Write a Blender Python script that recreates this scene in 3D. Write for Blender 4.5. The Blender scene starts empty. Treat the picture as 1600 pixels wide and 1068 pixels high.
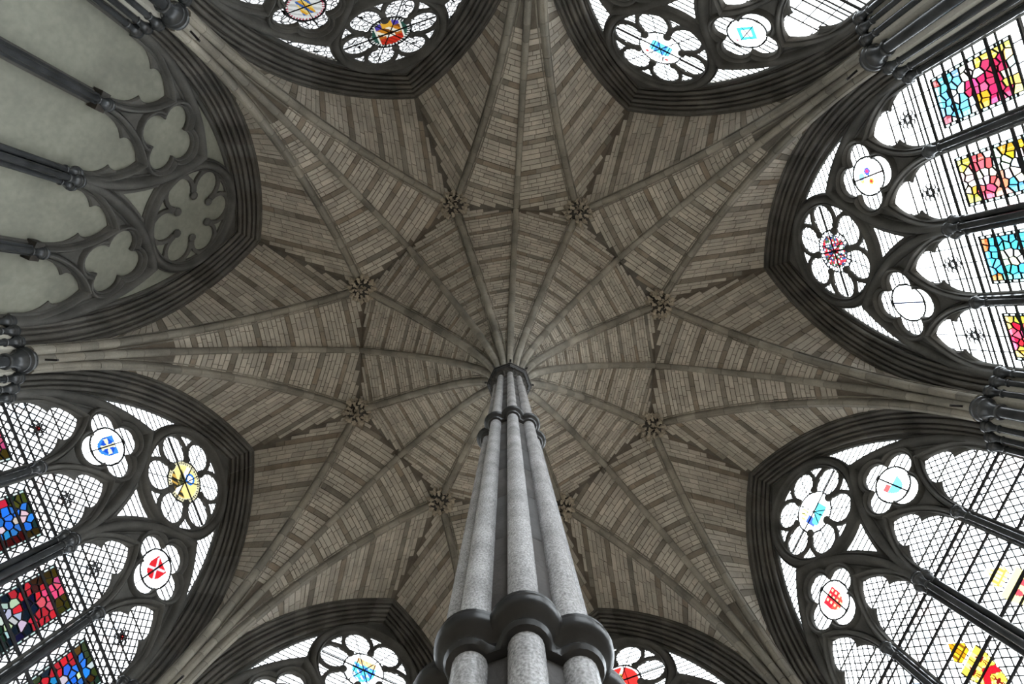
import bpy, math, random
import numpy as np
from mathutils import Vector, Matrix
from mathutils.geometry import tessellate_polygon

random.seed(7)
PI = math.pi
D2R = PI / 180
scene = bpy.context.scene
COL = scene.collection

# ---------------------------------------------------------------- camera
EYE = 1.6                                   # height of the lens above the floor
F_PX, TILT_A, TILT_B, SPIN = 775.248, 0.04243, 0.01041, 0.0081
CAM = Vector((-0.05544, -1.19811, EYE))

def rows():
    c, s = math.cos(SPIN), math.sin(SPIN)
    m = np.array([[c, -s, 0], [s, c, 0], [0, 0, 1.0]])
    ca, sa = math.cos(TILT_A), math.sin(TILT_A)
    m = np.array([[1, 0, 0], [0, ca, -sa], [0, sa, ca]]) @ m
    cb, sb = math.cos(TILT_B), math.sin(TILT_B)
    return np.array([[cb, 0, -sb], [0, 1, 0], [sb, 0, cb]]) @ m

rw = rows()
cd = bpy.data.cameras.new('camera')
cam = bpy.data.objects.new('camera', cd)
COL.objects.link(cam)
cd.sensor_width = 36.0
cd.lens = F_PX * 36.0 / 1600.0
cd.clip_start = 0.02
cd.clip_end = 500
r0, r1, r2 = [Vector(r) for r in rw]
cam.matrix_world = Matrix(((r0.x, -r1.x, -r2.x, CAM.x), (r0.y, -r1.y, -r2.y, CAM.y), (r0.z, -r1.z, -r2.z, CAM.z), (0, 0, 0, 1)))
scene.camera = cam

# ---------------------------------------------------------------- sky and exposure
vs = scene.view_settings
vs.view_transform = 'Standard'
vs.look = 'None'
vs.gamma = 1.0
vs.use_curve_mapping = False
vs.exposure = 2.68
scene.cycles.use_denoising = True
scene.cycles.max_bounces = 10
scene.cycles.diffuse_bounces = 6
scene.cycles.transparent_max_bounces = 16
scene.cycles.sample_clamp_indirect = 6.0

world = bpy.data.worlds.new('hazy_sky')
scene.world = world
world.use_nodes = True
wn = world.node_tree
wn.nodes.clear()
w_out = wn.nodes.new('ShaderNodeOutputWorld')
w_bg = wn.nodes.new('ShaderNodeBackground')
w_tc = wn.nodes.new('ShaderNodeTexCoord')
w_dot = wn.nodes.new('ShaderNodeVectorMath'); w_dot.operation = 'DOT_PRODUCT'
sun_dir = Vector((0.80, -0.05, 0.62)).normalized()
w_dot.inputs[1].default_value = sun_dir
w_map = wn.nodes.new('ShaderNodeMapRange')
w_map.inputs['From Min'].default_value = -0.6
w_map.inputs['From Max'].default_value = 1.0
w_map.inputs['To Min'].default_value = 0.75
w_map.inputs['To Max'].default_value = 2.3
w_map.interpolation_type = 'SMOOTHERSTEP'
wn.links.new(w_tc.outputs['Generated'], w_dot.inputs[0])
wn.links.new(w_dot.outputs['Value'], w_map.inputs['Value'])
w_bg.inputs['Color'].default_value = (0.93, 0.97, 1.0, 1)
wn.links.new(w_map.outputs['Result'], w_bg.inputs['Strength'])
wn.links.new(w_bg.outputs['Background'], w_out.inputs['Surface'])

# ---------------------------------------------------------------- helpers
class MB:
    """collects verts and faces"""
    def __init__(self):
        self.v = []; self.f = []; self.col = []
    def add(self, vs, fs):
        n = len(self.v)
        self.v.extend([tuple(p) for p in vs])
        self.f.extend([tuple(i + n for i in q) for q in fs])
    def box(self, x0, x1, y0, y1, z0, z1):
        self.add([(x0, y0, z0), (x1, y0, z0), (x1, y1, z0), (x0, y1, z0), (x0, y0, z1), (x1, y0, z1), (x1, y1, z1), (x0, y1, z1)],
                 [(0, 3, 2, 1), (4, 5, 6, 7), (0, 1, 5, 4), (1, 2, 6, 5), (2, 3, 7, 6), (3, 0, 4, 7)])
    def lathe(self, prof, cx=0, cy=0, seg=16, caps=True):
        """prof = [(radius, z)] bottom to top"""
        vs = []; fs = []
        for r, z in prof:
            for i in range(seg):
                a = 2 * PI * i / seg
                vs.append((cx + r * math.cos(a), cy + r * math.sin(a), z))
        for j in range(len(prof) - 1):
            for i in range(seg):
                k = (i + 1) % seg
                fs.append((j * seg + i, j * seg + k, (j + 1) * seg + k, (j + 1) * seg + i))
        if caps:
            fs.append(tuple(reversed(range(seg))))
            fs.append(tuple(range((len(prof) - 1) * seg, len(prof) * seg)))
        self.add(vs, fs)
    def rings(self, rings, closed_prof=False, caps=True, loop=False):
        """rings = list of equal-length point lists"""
        n = len(rings[0]); vs = [p for r in rings for p in r]; fs = []
        m = len(rings)
        for j in range(m if loop else m - 1):
            j2 = (j + 1) % m
            for i in range(n if closed_prof else n - 1):
                k = (i + 1) % n
                fs.append((j * n + i, j * n + k, j2 * n + k, j2 * n + i))
        if caps and not loop:
            fs.append(tuple(reversed(range(n))))
            fs.append(tuple(range((m - 1) * n, m * n)))
        self.add(vs, fs)
    def mesh(self, name, mat=None, smooth=None):
        me = bpy.data.meshes.new(name)
        me.from_pydata(self.v, [], self.f)
        if mat: me.materials.append(mat)
        if smooth is not None:
            me.shade_smooth()
            if smooth < 3: me.set_sharp_from_angle(angle=smooth)
        me.update()
        return me
    def build(self, name, mat, parent=None, smooth=None, loc=None):
        return obj(name, self.mesh(name, mat, smooth), parent, loc)

def obj(name, me, parent=None, loc=None):
    o = bpy.data.objects.new(name, me)
    if parent is not None: o.parent = parent
    if loc is not None: o.location = loc
    COL.objects.link(o)
    return o

def empty(name, base, k=None, ang=None):
    """Empty at a thing's base, given in the bay's own frame (outward, along, up), turned with the bay"""
    o = bpy.data.objects.new(name, None)
    o.empty_display_size = 0.2
    a = BAY[k] if k is not None else (ang or 0.0)
    b = Vector(base)
    o.location = Matrix.Rotation(a, 3, 'Z') @ b
    o.rotation_euler = (0, 0, a)
    COL.objects.link(o)
    o_base[o.name] = -b
    return o
o_base = {}

def sub(name, me, thing):
    """a part modelled in the bay frame put under the thing's Empty"""
    return obj(name, me, thing, o_base[thing.name])

def tag(o, label=None, cat=None, group=None, kind=None):
    if label: o['label'] = label
    if cat: o['category'] = cat
    if group: o['group'] = group
    if kind: o['kind'] = kind
    return o

BAY = [(25 + 45 * k) * D2R for k in range(8)]     # outward direction of each of the eight walls
SIDE = ['lower_right', 'bottom_right', 'bottom_left', 'lower_left', 'left', 'top_left', 'top_right', 'right']
REF = ['the mitre window', 'the red-roundel window', 'the chequered-shield window', 'the blue-cross window',
       'the blind plastered window', 'the castle-roundel window', 'the cyan-lozenge window', 'the four-figure window']

# ---------------------------------------------------------------- materials
def new_mat(name):
    m = bpy.data.materials.new(name); m.use_nodes = True
    n = m.node_tree; n.nodes.clear()
    out = n.nodes.new('ShaderNodeOutputMaterial')
    return m, n, out

def stone(name, col, rough=0.9, vary=0.25, rand=0.2, scale=2.2, fine=30.0, bump=0.25, tint=None, spec=0.3, speck=0.0):
    m, n, out = new_mat(name)
    L = n.links.new
    b = n.nodes.new('ShaderNodeBsdfPrincipled')
    geo = n.nodes.new('ShaderNodeNewGeometry')
    oi = n.nodes.new('ShaderNodeObjectInfo')
    nz = n.nodes.new('ShaderNodeTexNoise'); nz.inputs['Scale'].default_value = scale; nz.inputs['Detail'].default_value = 5
    nf = n.nodes.new('ShaderNodeTexNoise'); nf.inputs['Scale'].default_value = fine; nf.inputs['Detail'].default_value = 3
    L(geo.outputs['Position'], nz.inputs['Vector']); L(geo.outputs['Position'], nf.inputs['Vector'])
    base = n.nodes.new('ShaderNodeMix'); base.data_type = 'RGBA'
    c2 = tint or (col[0] * 1.05, col[1] * 0.93, col[2] * 0.84)
    base.inputs[6].default_value = (*col, 1); base.inputs[7].default_value = (*c2, 1)
    wn_ = n.nodes.new('ShaderNodeTexWhiteNoise'); wn_.noise_dimensions = '1D'
    L(oi.outputs['Random'], wn_.inputs['W'])
    L(wn_.outputs['Value'], base.inputs[0])
    mr = n.nodes.new('ShaderNodeMapRange'); mr.inputs['From Min'].default_value = 0.3; mr.inputs['From Max'].default_value = 0.7
    mr.inputs['To Min'].default_value = 1 - vary; mr.inputs['To Max'].default_value = 1 + vary * 0.6
    L(nz.outputs['Fac'], mr.inputs['Value'])
    mo = n.nodes.new('ShaderNodeMapRange'); mo.inputs['To Min'].default_value = 1 - rand; mo.inputs['To Max'].default_value = 1 + rand
    L(oi.outputs['Random'], mo.inputs['Value'])
    mf = n.nodes.new('ShaderNodeMapRange'); mf.inputs['From Min'].default_value = 0.25; mf.inputs['From Max'].default_value = 0.75
    mf.inputs['To Min'].default_value = 0.9 - speck; mf.inputs['To Max'].default_value = 1.1 + speck
    L(nf.outputs['Fac'], mf.inputs['Value'])
    m1 = n.nodes.new('ShaderNodeMath'); m1.operation = 'MULTIPLY'
    m2 = n.nodes.new('ShaderNodeMath'); m2.operation = 'MULTIPLY'
    L(mr.outputs['Result'], m1.inputs[0]); L(mo.outputs['Result'], m1.inputs[1])
    L(m1.outputs[0], m2.inputs[0]); L(mf.outputs['Result'], m2.inputs[1])
    vm = n.nodes.new('ShaderNodeVectorMath'); vm.operation = 'SCALE'
    L(base.outputs[2], vm.inputs[0]); L(m2.outputs[0], vm.inputs['Scale'])
    L(vm.outputs['Vector'], b.inputs['Base Color'])
    b.inputs['Roughness'].default_value = rough
    b.inputs['Specular IOR Level'].default_value = spec
    if bump:
        bp = n.nodes.new('ShaderNodeBump'); bp.inputs['Strength'].default_value = bump; bp.inputs['Distance'].default_value = 0.01
        L(nf.outputs['Fac'], bp.inputs['Height']); L(bp.outputs['Normal'], b.inputs['Normal'])
    L(b.outputs['BSDF'], out.inputs['Surface'])
    return m

def plain(name, col, rough=0.5, metal=0.0):
    m, n, out = new_mat(name)
    b = n.nodes.new('ShaderNodeBsdfPrincipled')
    b.inputs['Base Color'].default_value = (*col, 1); b.inputs['Roughness'].default_value = rough; b.inputs['Metallic'].default_value = metal
    n.links.new(b.outputs['BSDF'], out.inputs['Surface'])
    return m

def lin(c):
    return tuple(((v / 255 + 0.055) / 1.055) ** 2.4 if v > 10 else v / 255 / 12.92 for v in c)

SKY_SHOWN = 6.0          # how bright open sky reads in the picture (linear); glass tints are densities against it
def tint(c):
    return tuple(min(0.92, v / SKY_SHOWN * 1.15) for v in lin(c))

def glass(name, col=None, attr=None):
    m, n, out = new_mat(name)
    L = n.links.new
    tr = n.nodes.new('ShaderNodeBsdfTransparent')
    gl = n.nodes.new('ShaderNodeBsdfGlossy'); gl.inputs['Roughness'].default_value = 0.12
    mx = n.nodes.new('ShaderNodeMixShader'); mx.inputs[0].default_value = 0.04
    if attr:
        at = n.nodes.new('ShaderNodeAttribute'); at.attribute_name = attr
        L(at.outputs['Color'], tr.inputs['Color'])
    else:
        tr.inputs['Color'].default_value = (*col, 1)
    L(tr.outputs[0], mx.inputs[1]); L(gl.outputs[0], mx.inputs[2]); L(mx.outputs[0], out.inputs['Surface'])
    return m

def grisaille(name):
    """white glass painted all over with a net of dark leaf lines"""
    m, n, out = new_mat(name)
    L = n.links.new
    geo = n.nodes.new('ShaderNodeNewGeometry')
    vo = n.nodes.new('ShaderNodeTexVoronoi'); vo.feature = 'DISTANCE_TO_EDGE'; vo.inputs['Scale'].default_value = 7.5
    vo2 = n.nodes.new('ShaderNodeTexVoronoi'); vo2.feature = 'DISTANCE_TO_EDGE'; vo2.inputs['Scale'].default_value = 19
    L(geo.outputs['Position'], vo.inputs['Vector']); L(geo.outputs['Position'], vo2.inputs['Vector'])
    r1 = n.nodes.new('ShaderNodeMapRange'); r1.inputs['From Min'].default_value = 0.02; r1.inputs['From Max'].default_value = 0.07
    r2 = n.nodes.new('ShaderNodeMapRange'); r2.inputs['From Min'].default_value = 0.01; r2.inputs['From Max'].default_value = 0.06; r2.inputs['To Min'].default_value = 0.3
    L(vo.outputs['Distance'], r1.inputs['Value']); L(vo2.outputs['Distance'], r2.inputs['Value'])
    mu = n.nodes.new('ShaderNodeMath'); mu.operation = 'MULTIPLY'
    L(r1.outputs[0], mu.inputs[0]); L(r2.outputs[0], mu.inputs[1])
    sc = n.nodes.new('ShaderNodeMath'); sc.operation = 'MULTIPLY'; sc.inputs[1].default_value = 0.40
    L(mu.outputs[0], sc.inputs[0])
    tr = n.nodes.new('ShaderNodeBsdfTransparent')
    L(sc.outputs[0], tr.inputs['Color']); L(tr.outputs[0], out.inputs['Surface'])
    return m

M = {}
M['web'] = stone('pale_vault_stone', (0.435, 0.402, 0.345), vary=0.2, rand=0.15, tint=(0.435, 0.388, 0.33))
M['band'] = stone('dark_band_stone', (0.225, 0.207, 0.175), vary=0.25, rand=0.2)
M['mortar'] = stone('grey_mortar', (0.135, 0.124, 0.106), vary=0.3, rand=0.0)
M['rib'] = stone('rib_stone', (0.255, 0.238, 0.202), tint=(0.255, 0.232, 0.192), vary=0.4, rand=0.2, scale=1.2)
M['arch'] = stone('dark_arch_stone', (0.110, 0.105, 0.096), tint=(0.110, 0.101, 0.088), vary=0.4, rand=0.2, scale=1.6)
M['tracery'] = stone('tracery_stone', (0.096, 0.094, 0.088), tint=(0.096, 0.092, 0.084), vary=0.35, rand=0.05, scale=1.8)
M['marble'] = stone('dark_polished_marble', (0.04, 0.043, 0.046), rough=0.25, vary=0.5, rand=0.1, scale=3, fine=60, bump=0.05, tint=(0.04, 0.043, 0.046), spec=0.5)
M['pillar'] = stone('grey_shell_marble', (0.32, 0.31, 0.31), rough=0.27, vary=0.3, rand=0.08, scale=5, fine=120, bump=0.06, tint=(0.315, 0.31, 0.315), spec=0.5, speck=0.42)
M['core'] = stone('shaded_pillar_core', (0.06, 0.058, 0.058), rough=0.7, vary=0.4, rand=0.1, scale=4, fine=50)  # shadow between the shafts is painted into this dark tone
M['ring'] = stone('dark_ring_marble', (0.022, 0.021, 0.021), rough=0.3, vary=0.4, rand=0.05, scale=4, fine=60, bump=0.05, tint=(0.022, 0.021, 0.021), spec=0.3)
M['carved'] = stone('blackened_carving_gap_shade', (0.05, 0.048, 0.045), rough=0.8, vary=0.5, rand=0.1, scale=8)  # black carving; on the boss cores it stands for shade between leaves
M['boss'] = stone('carved_boss_stone', (0.40, 0.345, 0.27), tint=(0.39, 0.34, 0.27), vary=0.4, rand=0.1, scale=7, fine=40)
M['plaster'] = stone('grey_green_plaster', (0.235, 0.235, 0.195), vary=0.2, rand=0.03, scale=0.9, fine=9, bump=0.1, tint=(0.235, 0.235, 0.195))
M['strip'] = stone('pale_wall_stone', (0.50, 0.48, 0.42), vary=0.12, rand=0.05, scale=1.0, bump=0.1, tint=(0.5, 0.48, 0.42))
M['iron'] = plain('black_iron', (0.012, 0.012, 0.014), 0.5)
M['lead'] = plain('dull_lead', (0.02, 0.02, 0.024), 0.6)
M['floor'] = stone('tan_floor_tiles', (0.33, 0.28, 0.22), rough=0.6, vary=0.25, rand=0.1, scale=3)
M['ground'] = stone('cloister_paving', (0.20, 0.19, 0.175), rough=1.0, vary=0.3, rand=0, scale=0.6)
M['clear'] = glass('clear_glass', (0.90, 0.92, 0.93))
M['paint'] = glass('painted_glass', attr='tint')
M['grisaille'] = grisaille('grisaille_glass')
_gl = {}
def gmat(c):
    """coloured glass for a display colour 0..255, None = clear"""
    if c is None: return M['clear']
    c = tuple(int(v) for v in c)
    if c not in _gl: _gl[c] = glass('glass_%d_%d_%d' % c, tuple(math.sqrt(v) for v in tint(c)))   # a pane has two faces
    return _gl[c]

# ---------------------------------------------------------------- main dimensions (metres, floor = 0)
SP = 10.91                 # springing: tops of the capitals
R_ARCH, R_FRONT, R_GLASS = 8.50, 8.94, 9.00
W_HALF, ARC_R, ARC_C = 2.97, 6.72, 3.75       # window arch: half span, radius of the inner arc, centre offset
ARC_W = 0.48                                  # breadth of the arch mouldings in the plane of the wall
UM = 1.484                                    # spacing of the mullions
BOSS_R, BOSS_Z = 5.16, 17.50
CREST_R = BOSS_R * math.cos(22.5 * D2R)
SILL = 4.0

# ================================================================ STRUCTURE
# floor and the ground outside
def octo(r, z):
    return [(r / math.cos(22.5 * D2R) * math.cos(a + 22.5 * D2R), r / math.cos(22.5 * D2R) * math.sin(a + 22.5 * D2R), z) for a in BAY]
b = MB(); b.rings([octo(9.6, -0.3), octo(9.6, 0.0)], closed_prof=True)
tag(b.build('floor', M['floor']), 'tan tiled chapter house floor', kind='structure')
b = MB(); b.add([(-90, -90, -0.35), (90, -90, -0.35), (90, 90, -0.35), (-90, 90, -0.35)], [(0, 1, 2, 3)])
tag(b.build('ground', M['ground']), 'paving outside the chapter house', kind='structure')
b = MB(); b.rings([octo(9.9, 19.2), octo(9.9, 19.5)], closed_prof=True)
tag(b.build('sky_light_blocker', M['mortar']), 'unseen slab added above the vault to block sky light', kind='structure')  # added out of view, keeps sky light from leaking between the webs

def arch_pts(rad, side, n, t0=0.0, t1=1.0):
    """points (u, h) of one half of the window arch, from springing to apex"""
    ph = math.acos(ARC_C / rad)
    return [(side * (-ARC_C + rad * math.cos(ph * (t0 + (t1 - t0) * i / n))), rad * math.sin(ph * (t0 + (t1 - t0) * i / n))) for i in range(n + 1)]

def plate(mb, outer, holes, rf, rb, chamfers=None):
    """stone plate in the wall plane: outer/holes are (u, h) loops with h measured from springing; front face at rf, back at rb.
    each hole may have steps [(offset, R), ...] from its back edge to the front."""
    loops = [outer]; allring = []
    for i, hl in enumerate(holes):
        st = chamfers[i] if chamfers else [(0.0, rb), (0.0, rf)]
        rings = []
        for off, R in st:
            rings.append([(R, u, SP + h) for u, h in offset_loop(hl, off)])
        allring.append(rings)
        loops.append(offset_loop(hl, st[-1][0]))
    vecs = [[Vector((u, h, 0)) for u, h in lp] for lp in loops]
    tris = tessellate_polygon(vecs)
    flat = [p for lp in loops for p in lp]
    mb.add([(rf, u, SP + h) for u, h in flat], tris)
    # back face
    loops_b = [outer] + [offset_loop(h_, chamfers[i_][0][0] if chamfers else 0.0) for i_, h_ in enumerate(holes)]
    vecs = [[Vector((u, h, 0)) for u, h in lp] for lp in loops_b]
    tris = tessellate_polygon(vecs)
    flat = [p for lp in loops_b for p in lp]
    mb.add([(rb, u, SP + h) for u, h in flat], tris)
    mb.rings([[(rf, u, SP + h) for u, h in outer], [(rb, u, SP + h) for u, h in outer]], closed_prof=True, caps=False)
    for rings in allring:
        mb.rings(rings, closed_prof=True, caps=False)

def area(lp):
    return 0.5 * sum(lp[i][0] * lp[(i + 1) % len(lp)][1] - lp[(i + 1) % len(lp)][0] * lp[i][1] for i in range(len(lp)))

def offset_loop(lp, d):
    """grow a loop outward by d (positive = larger)"""
    if d == 0: return list(lp)
    s = 1 if area(lp) > 0 else -1
    n = len(lp); out = []
    for i in range(n):
        p0, p1, p2 = lp[i - 1], lp[i], lp[(i + 1) % n]
        def nrm(a, c):
            dx, dy = c[0] - a[0], c[1] - a[1]; l = math.hypot(dx, dy) or 1e-9
            return (s * dy / l, -s * dx / l)
        n1, n2 = nrm(p0, p1), nrm(p1, p2)
        mx, my = n1[0] + n2[0], n1[1] + n2[1]
        l2 = mx * mx + my * my
        k = 2 / max(l2, 0.8)
        out.append((p1[0] + mx * d * k * 0.5 * 1.0, p1[1] + my * d * k * 0.5 * 1.0))
    return out

# outer walls, each with its pointed window opening, and the piers beside the window
hole_w = [(W_HALF, SILL - SP)] + arch_pts(ARC_R, 1, 18) + list(reversed(arch_pts(ARC_R, -1, 18)))[1:] + [(-W_HALF, SILL - SP)]
TW = math.tan(22.5 * D2R)
wall_mb = MB()
plate(wall_mb, [(-9.0 * TW, -SP), (9.0 * TW, -SP), (9.0 * TW, 19.2 - SP), (-9.0 * TW, 19.2 - SP)], [hole_w], 9.0, 9.3, [[(0.42, 9.3), (0.0, 9.03), (0.0, 9.0)]])
pier_me = {}
for s in (1, -1):
    pm = MB()
    plan = [(9.0, W_HALF + 0.02), (8.90, W_HALF + 0.02), (8.70, 3.10), (8.56, 3.24), (8.52, 3.30), (8.52, 8.52 * TW), (9.0, 9.0 * TW)]
    pm.rings([[(x, s * y, 0.0) for x, y in plan], [(x, s * y, SP) for x, y in plan]], closed_prof=True)
    pier_me[s] = pm.mesh('pier', M['strip'])
sillm = MB(); sillm.box(8.52, 9.0, -3.3, 3.3, 0.0, SILL)
wall_me = wall_mb.mesh('wall', M['strip']); sill_me = sillm.mesh('dado', M['strip'])
for k in range(8):
    w = empty('wall_' + SIDE[k], (9.0, 0, 0), k)
    tag(w, 'pale stone wall around ' + REF[k], kind='structure')
    sub('masonry', wall_me, w); sub('dado', sill_me, w)
    sub('pier', pier_me[1], w); sub('pier', pier_me[-1], w)

# ---------------------------------------------------------------- rib curves
class Rib:
    """arc in a vertical plane, upright at S (plan point, z0), rising to E (plan point, z1)"""
    def __init__(self, S, E, z0, z1):
        self.S = np.array(S, float); self.E = np.array(E, float); self.z0 = z0
        d = self.E - self.S; self.run = math.hypot(*d); self.d = d / self.run
        rise = z1 - z0
        self.R = (self.run ** 2 + rise ** 2) / (2 * self.run)
        self.A = math.asin(min(1, rise / self.R)) if self.run <= self.R else PI - math.asin(rise / self.R)
        self.len = self.R * self.A
    def at(self, t, off=0.0):
        a = self.A * t
        tt = min(max(t, 0.0), 1.0)
        h = self.R * (1 - math.cos(a)) - off * math.cos(a) * (1 - tt)
        z = self.z0 + self.R * math.sin(a) + off * (math.sin(a) * (1 - tt) + tt)
        return np.array([self.S[0] + self.d[0] * h, self.S[1] + self.d[1] * h, z])
    def up(self, t):
        a = self.A * t
        return np.array([-self.d[0] * math.cos(a), -self.d[1] * math.cos(a), math.sin(a)])
    def lat(self):
        return np.array([-self.d[1], self.d[0], 0.0])

class ArchCurve:
    """outer edge of the wall arch as a curve from springing to apex"""
    def __init__(self, side, rad, R):
        self.s = side; self.rad = rad; self.Rp = R
        self.ph = math.acos(ARC_C / rad); self.len = rad * self.ph
    def at(self, t, off=0.0):
        r = self.rad
        if t > 1:                              # past the apex: level, so that courses can be cut at the ridge
            return np.array([self.Rp, self.s * -(t - 1) * r * self.ph * math.sin(self.ph), SP + r * math.sin(self.ph) + (t - 1) * 1.5])
        a = self.ph * t
        return np.array([self.Rp, self.s * (-ARC_C + r * math.cos(a)), SP + r * math.sin(a)])

def pol(r, deg): return (r * math.cos(deg * D2R), r * math.sin(deg * D2R))
ZP = SP - 0.02
WEB = 0.17                                    # web lies this far behind the nose of the ribs
boss_rib = Rib(pol(0.34, 0), pol(BOSS_R, 0), ZP, BOSS_Z)
diag_in = {s: Rib(pol(0.34, 22.5 * s), pol(CREST_R, 22.5 * s), ZP, BOSS_Z) for s in (1, -1)}
diag_out = {s: Rib(pol(8.86, 22.5 * s), pol(CREST_R, 22.5 * s), SP, BOSS_Z) for s in (1, -1)}
tier = {s: Rib(pol(8.88, 21.2 * s), pol(BOSS_R, 0), SP, BOSS_Z) for s in (1, -1)}
wall_arc = {s: ArchCurve(s, ARC_R + ARC_W + 0.015, R_ARCH + 0.05) for s in (1, -1)}

# ---------------------------------------------------------------- vault webs, stone by stone
def panel_fn(A, B, mapB, bulge):
    def P(c, s):
        a = A.at(c, WEB); bb = B.at(mapB(c), WEB)
        p = a * (1 - s) + bb * s
        w = np.linalg.norm(a - bb)
        p[2] += bulge * w * math.sin(PI * min(max(s, 0), 1))
        return p
    return P

def slant_map(A, B, side, T):
    """where on the rib a course ends that leaves the wall arch at a slight slant"""
    Su, Sx, du, dx = B.S[1] * side, B.S[0], B.d[1] * side, B.d[0]
    def f(c):
        uA = A.at(c)[1] * side
        h = (uA + (A.Rp - Sx) * T - Su) / (du + dx * T)
        h = max(0.0, min(h, B.R * 1.9))
        return math.acos(max(-1, 1 - h / B.R)) / B.A
    return f

def build_panel(A, B, mapB, bulge, c_start, c_end, mA, mB, rng, hs=1.0, ls=1.0):
    """returns (shell mesh builder, [(dark?, mesh builder)])"""
    P = panel_fn(A, B, mapB, bulge)
    eA, eB = A.at(1, WEB), B.at(1, WEB)
    dx, dy = eB[0] - eA[0], eB[1] - eA[1]; l = math.hypot(dx, dy)
    nx, ny = -dy / l, dx / l
    sgn = 1 if ((A.at(0.6, WEB)[0] - eA[0]) * nx + (A.at(0.6, WEB)[1] - eA[1]) * ny) > 0 else -1
    def dist(p): return sgn * ((p[0] - eA[0]) * nx + (p[1] - eA[1]) * ny)
    def span(c, margin=0.0):
        da, db = dist(P(c, 0.0)) - margin, dist(P(c, 1.0)) - margin
        if da >= 0 and db >= 0: return 0.0, 1.0
        if da < 0 and db < 0: return 0.5, 0.5
        if da >= 0: return 0.0, da / (da - db)
        return -da / (db - da), 1.0
    def nrm(c, s):
        e = 0.01
        t1 = P(c + e, s) - P(c - e, s); t2 = P(c, min(1, s + e)) - P(c, max(0, s - e))
        n = np.cross(t1, t2); n /= np.linalg.norm(n)
        return n if n[2] < 0 else -n
    # backing shell
    sh = MB(); rows_ = []
    NC, NS = 30, 4
    c0 = c_start * 0.5
    cs = [c0 + (c_end - c0) * i / NC for i in range(NC + 1)]
    if c_end > 1: cs = sorted(cs + [0.9999, 1.0001, 1.01, 1.02]); NC = len(cs) - 1
    for c in cs:
        s0, s1 = span(c)
        rows_.append([P(c, s0 + (s1 - s0) * j / NS) + np.array([0, 0, 0.03]) for j in range(NS + 1)])
    vs = [p for r in rows_ for p in r]; fs = []
    for i in range(NC):
        for j in range(NS):
            q = i * (NS + 1) + j
            fs.append((q, q + 1, q + NS + 2, q + NS + 1))
    sh.add(vs, fs)
    blocks = []
    L = max(A.len, B.len); c = c_start; n = 0; nxt = rng.randint(2, 4)
    while c < c_end - 0.001:
        dark = n == nxt
        hgt = hs * (rng.uniform(0.165, 0.20) if dark else rng.choice((0.13, 0.145, 0.155, 0.17, 0.185)))
        c1 = min(c + hgt / L, c_end)
        if c1 - c < 0.05 / L: break
        if dark: nxt = n + rng.randint(5, 7)
        g = 0.0095 / L
        lo, hi = c + g, c1 - g
        pa, pb = P((lo + hi) / 2, 0), P((lo + hi) / 2, 1)
        w = np.linalg.norm(pa - pb)
        a0, a1 = span(lo, 0.03), span(hi, 0.03)
        s0 = max(mA / w, a0[0], a1[0]); s1 = min(1 - mB / w, a0[1], a1[1])
        if (s1 - s0) * w > 0.09:
            s = s0
            first = True
            while s < s1 - 0.001:
                ln = ls * rng.uniform(0.30, 0.62) * (1.4 if dark else 1)
                if first: ln *= rng.uniform(0.5, 1.0); first = False
                e = s + ln / w
                if (s1 - e) * w < 0.17 * ls: e = s1
                gs = 0.008 / w
                sa, sb = s + gs, e - gs
                out = rng.uniform(-0.003, 0.008) + (-0.004 if dark else 0)
                q = [(lo, sa), (lo, sb), (hi, sb), (hi, sa)]
                vv = []
                for cc, ss in q: vv.append(P(cc, ss) + nrm(cc, ss) * out)
                for cc, ss in q: vv.append(P(cc, ss) - nrm(cc, ss) * 0.05)
                mb = MB(); mb.add(vv, [(0, 1, 2, 3), (7, 6, 5, 4), (0, 4, 5, 1), (1, 5, 6, 2), (2, 6, 7, 3), (3, 7, 4, 0)])
                blocks.append((dark, mb))
                s = e
        c = c1; n += 1
    return sh, blocks

variants = []
for v in range(2):
    rng = random.Random(31 + v)
    sets = {}
    for s in (1, -1):
        sets[('inner', s)] = build_panel(boss_rib, diag_in[s], lambda c: c * 1.06, 0.03, 0.20, 1.0, 0.05, 0.05, rng, 0.70, 0.72)
        sets[('corner', s)] = build_panel(tier[s], diag_out[s], lambda c: c * 1.06, 0.03, 0.36, 1.0, 0.05, 0.05, rng, 0.82, 0.85)
        sets[('wall', s)] = build_panel(wall_arc[s], tier[s], slant_map(wall_arc[s], tier[s], s, 0.20), 0.03, 0.30, 1.105, 0.0, 0.05, rng)
    for key, (sh, bk) in sets.items():
        sets[key] = (sh.mesh('web_backing', M['mortar']), [mb.mesh('web_stone', M['band'] if dk else M['web']) for dk, mb in bk])
    variants.append(sets)
WHERE = {'inner': 'vault web from the pillar towards ', 'corner': 'vault web at the corner of ', 'wall': 'vault web over the arch of '}
n_st = []
for k in range(8):
    for (name, s), (shell_me, bms) in variants[k % 2].items():
        c = empty('ceiling', (5.0 if name != 'wall' else 7.0, 0.6 * s, SP), k)
        tag(c, WHERE[name] + REF[k] + ', side of ' + REF[(k + s) % 8], kind='structure')
        sub('backing', shell_me, c)
        for me in bms: sub('stone', me, c)
        n_st.append(len(bms))
print('vault stones', sum(n_st), 'most on one web', max(n_st))

# ---------------------------------------------------------------- ribs of moulded voussoirs
def rib_prof():
    """(lateral, below) points of one rib: nose roll with a fillet, two rolls either side, hollows between"""
    half = [(-.155, -.27), (-.155, -.185), (-.141, -.160), (-.122, -.162), (-.112, -.205), (-.100, -.205), (-.090, -.115), (-.090, -.070), (-.074, -.028), (-.042, -.005), (-.012, .0), (-.012, .012)]
    return half + [(-x, y) for x, y in reversed(half)]
RP = rib_prof()

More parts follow.
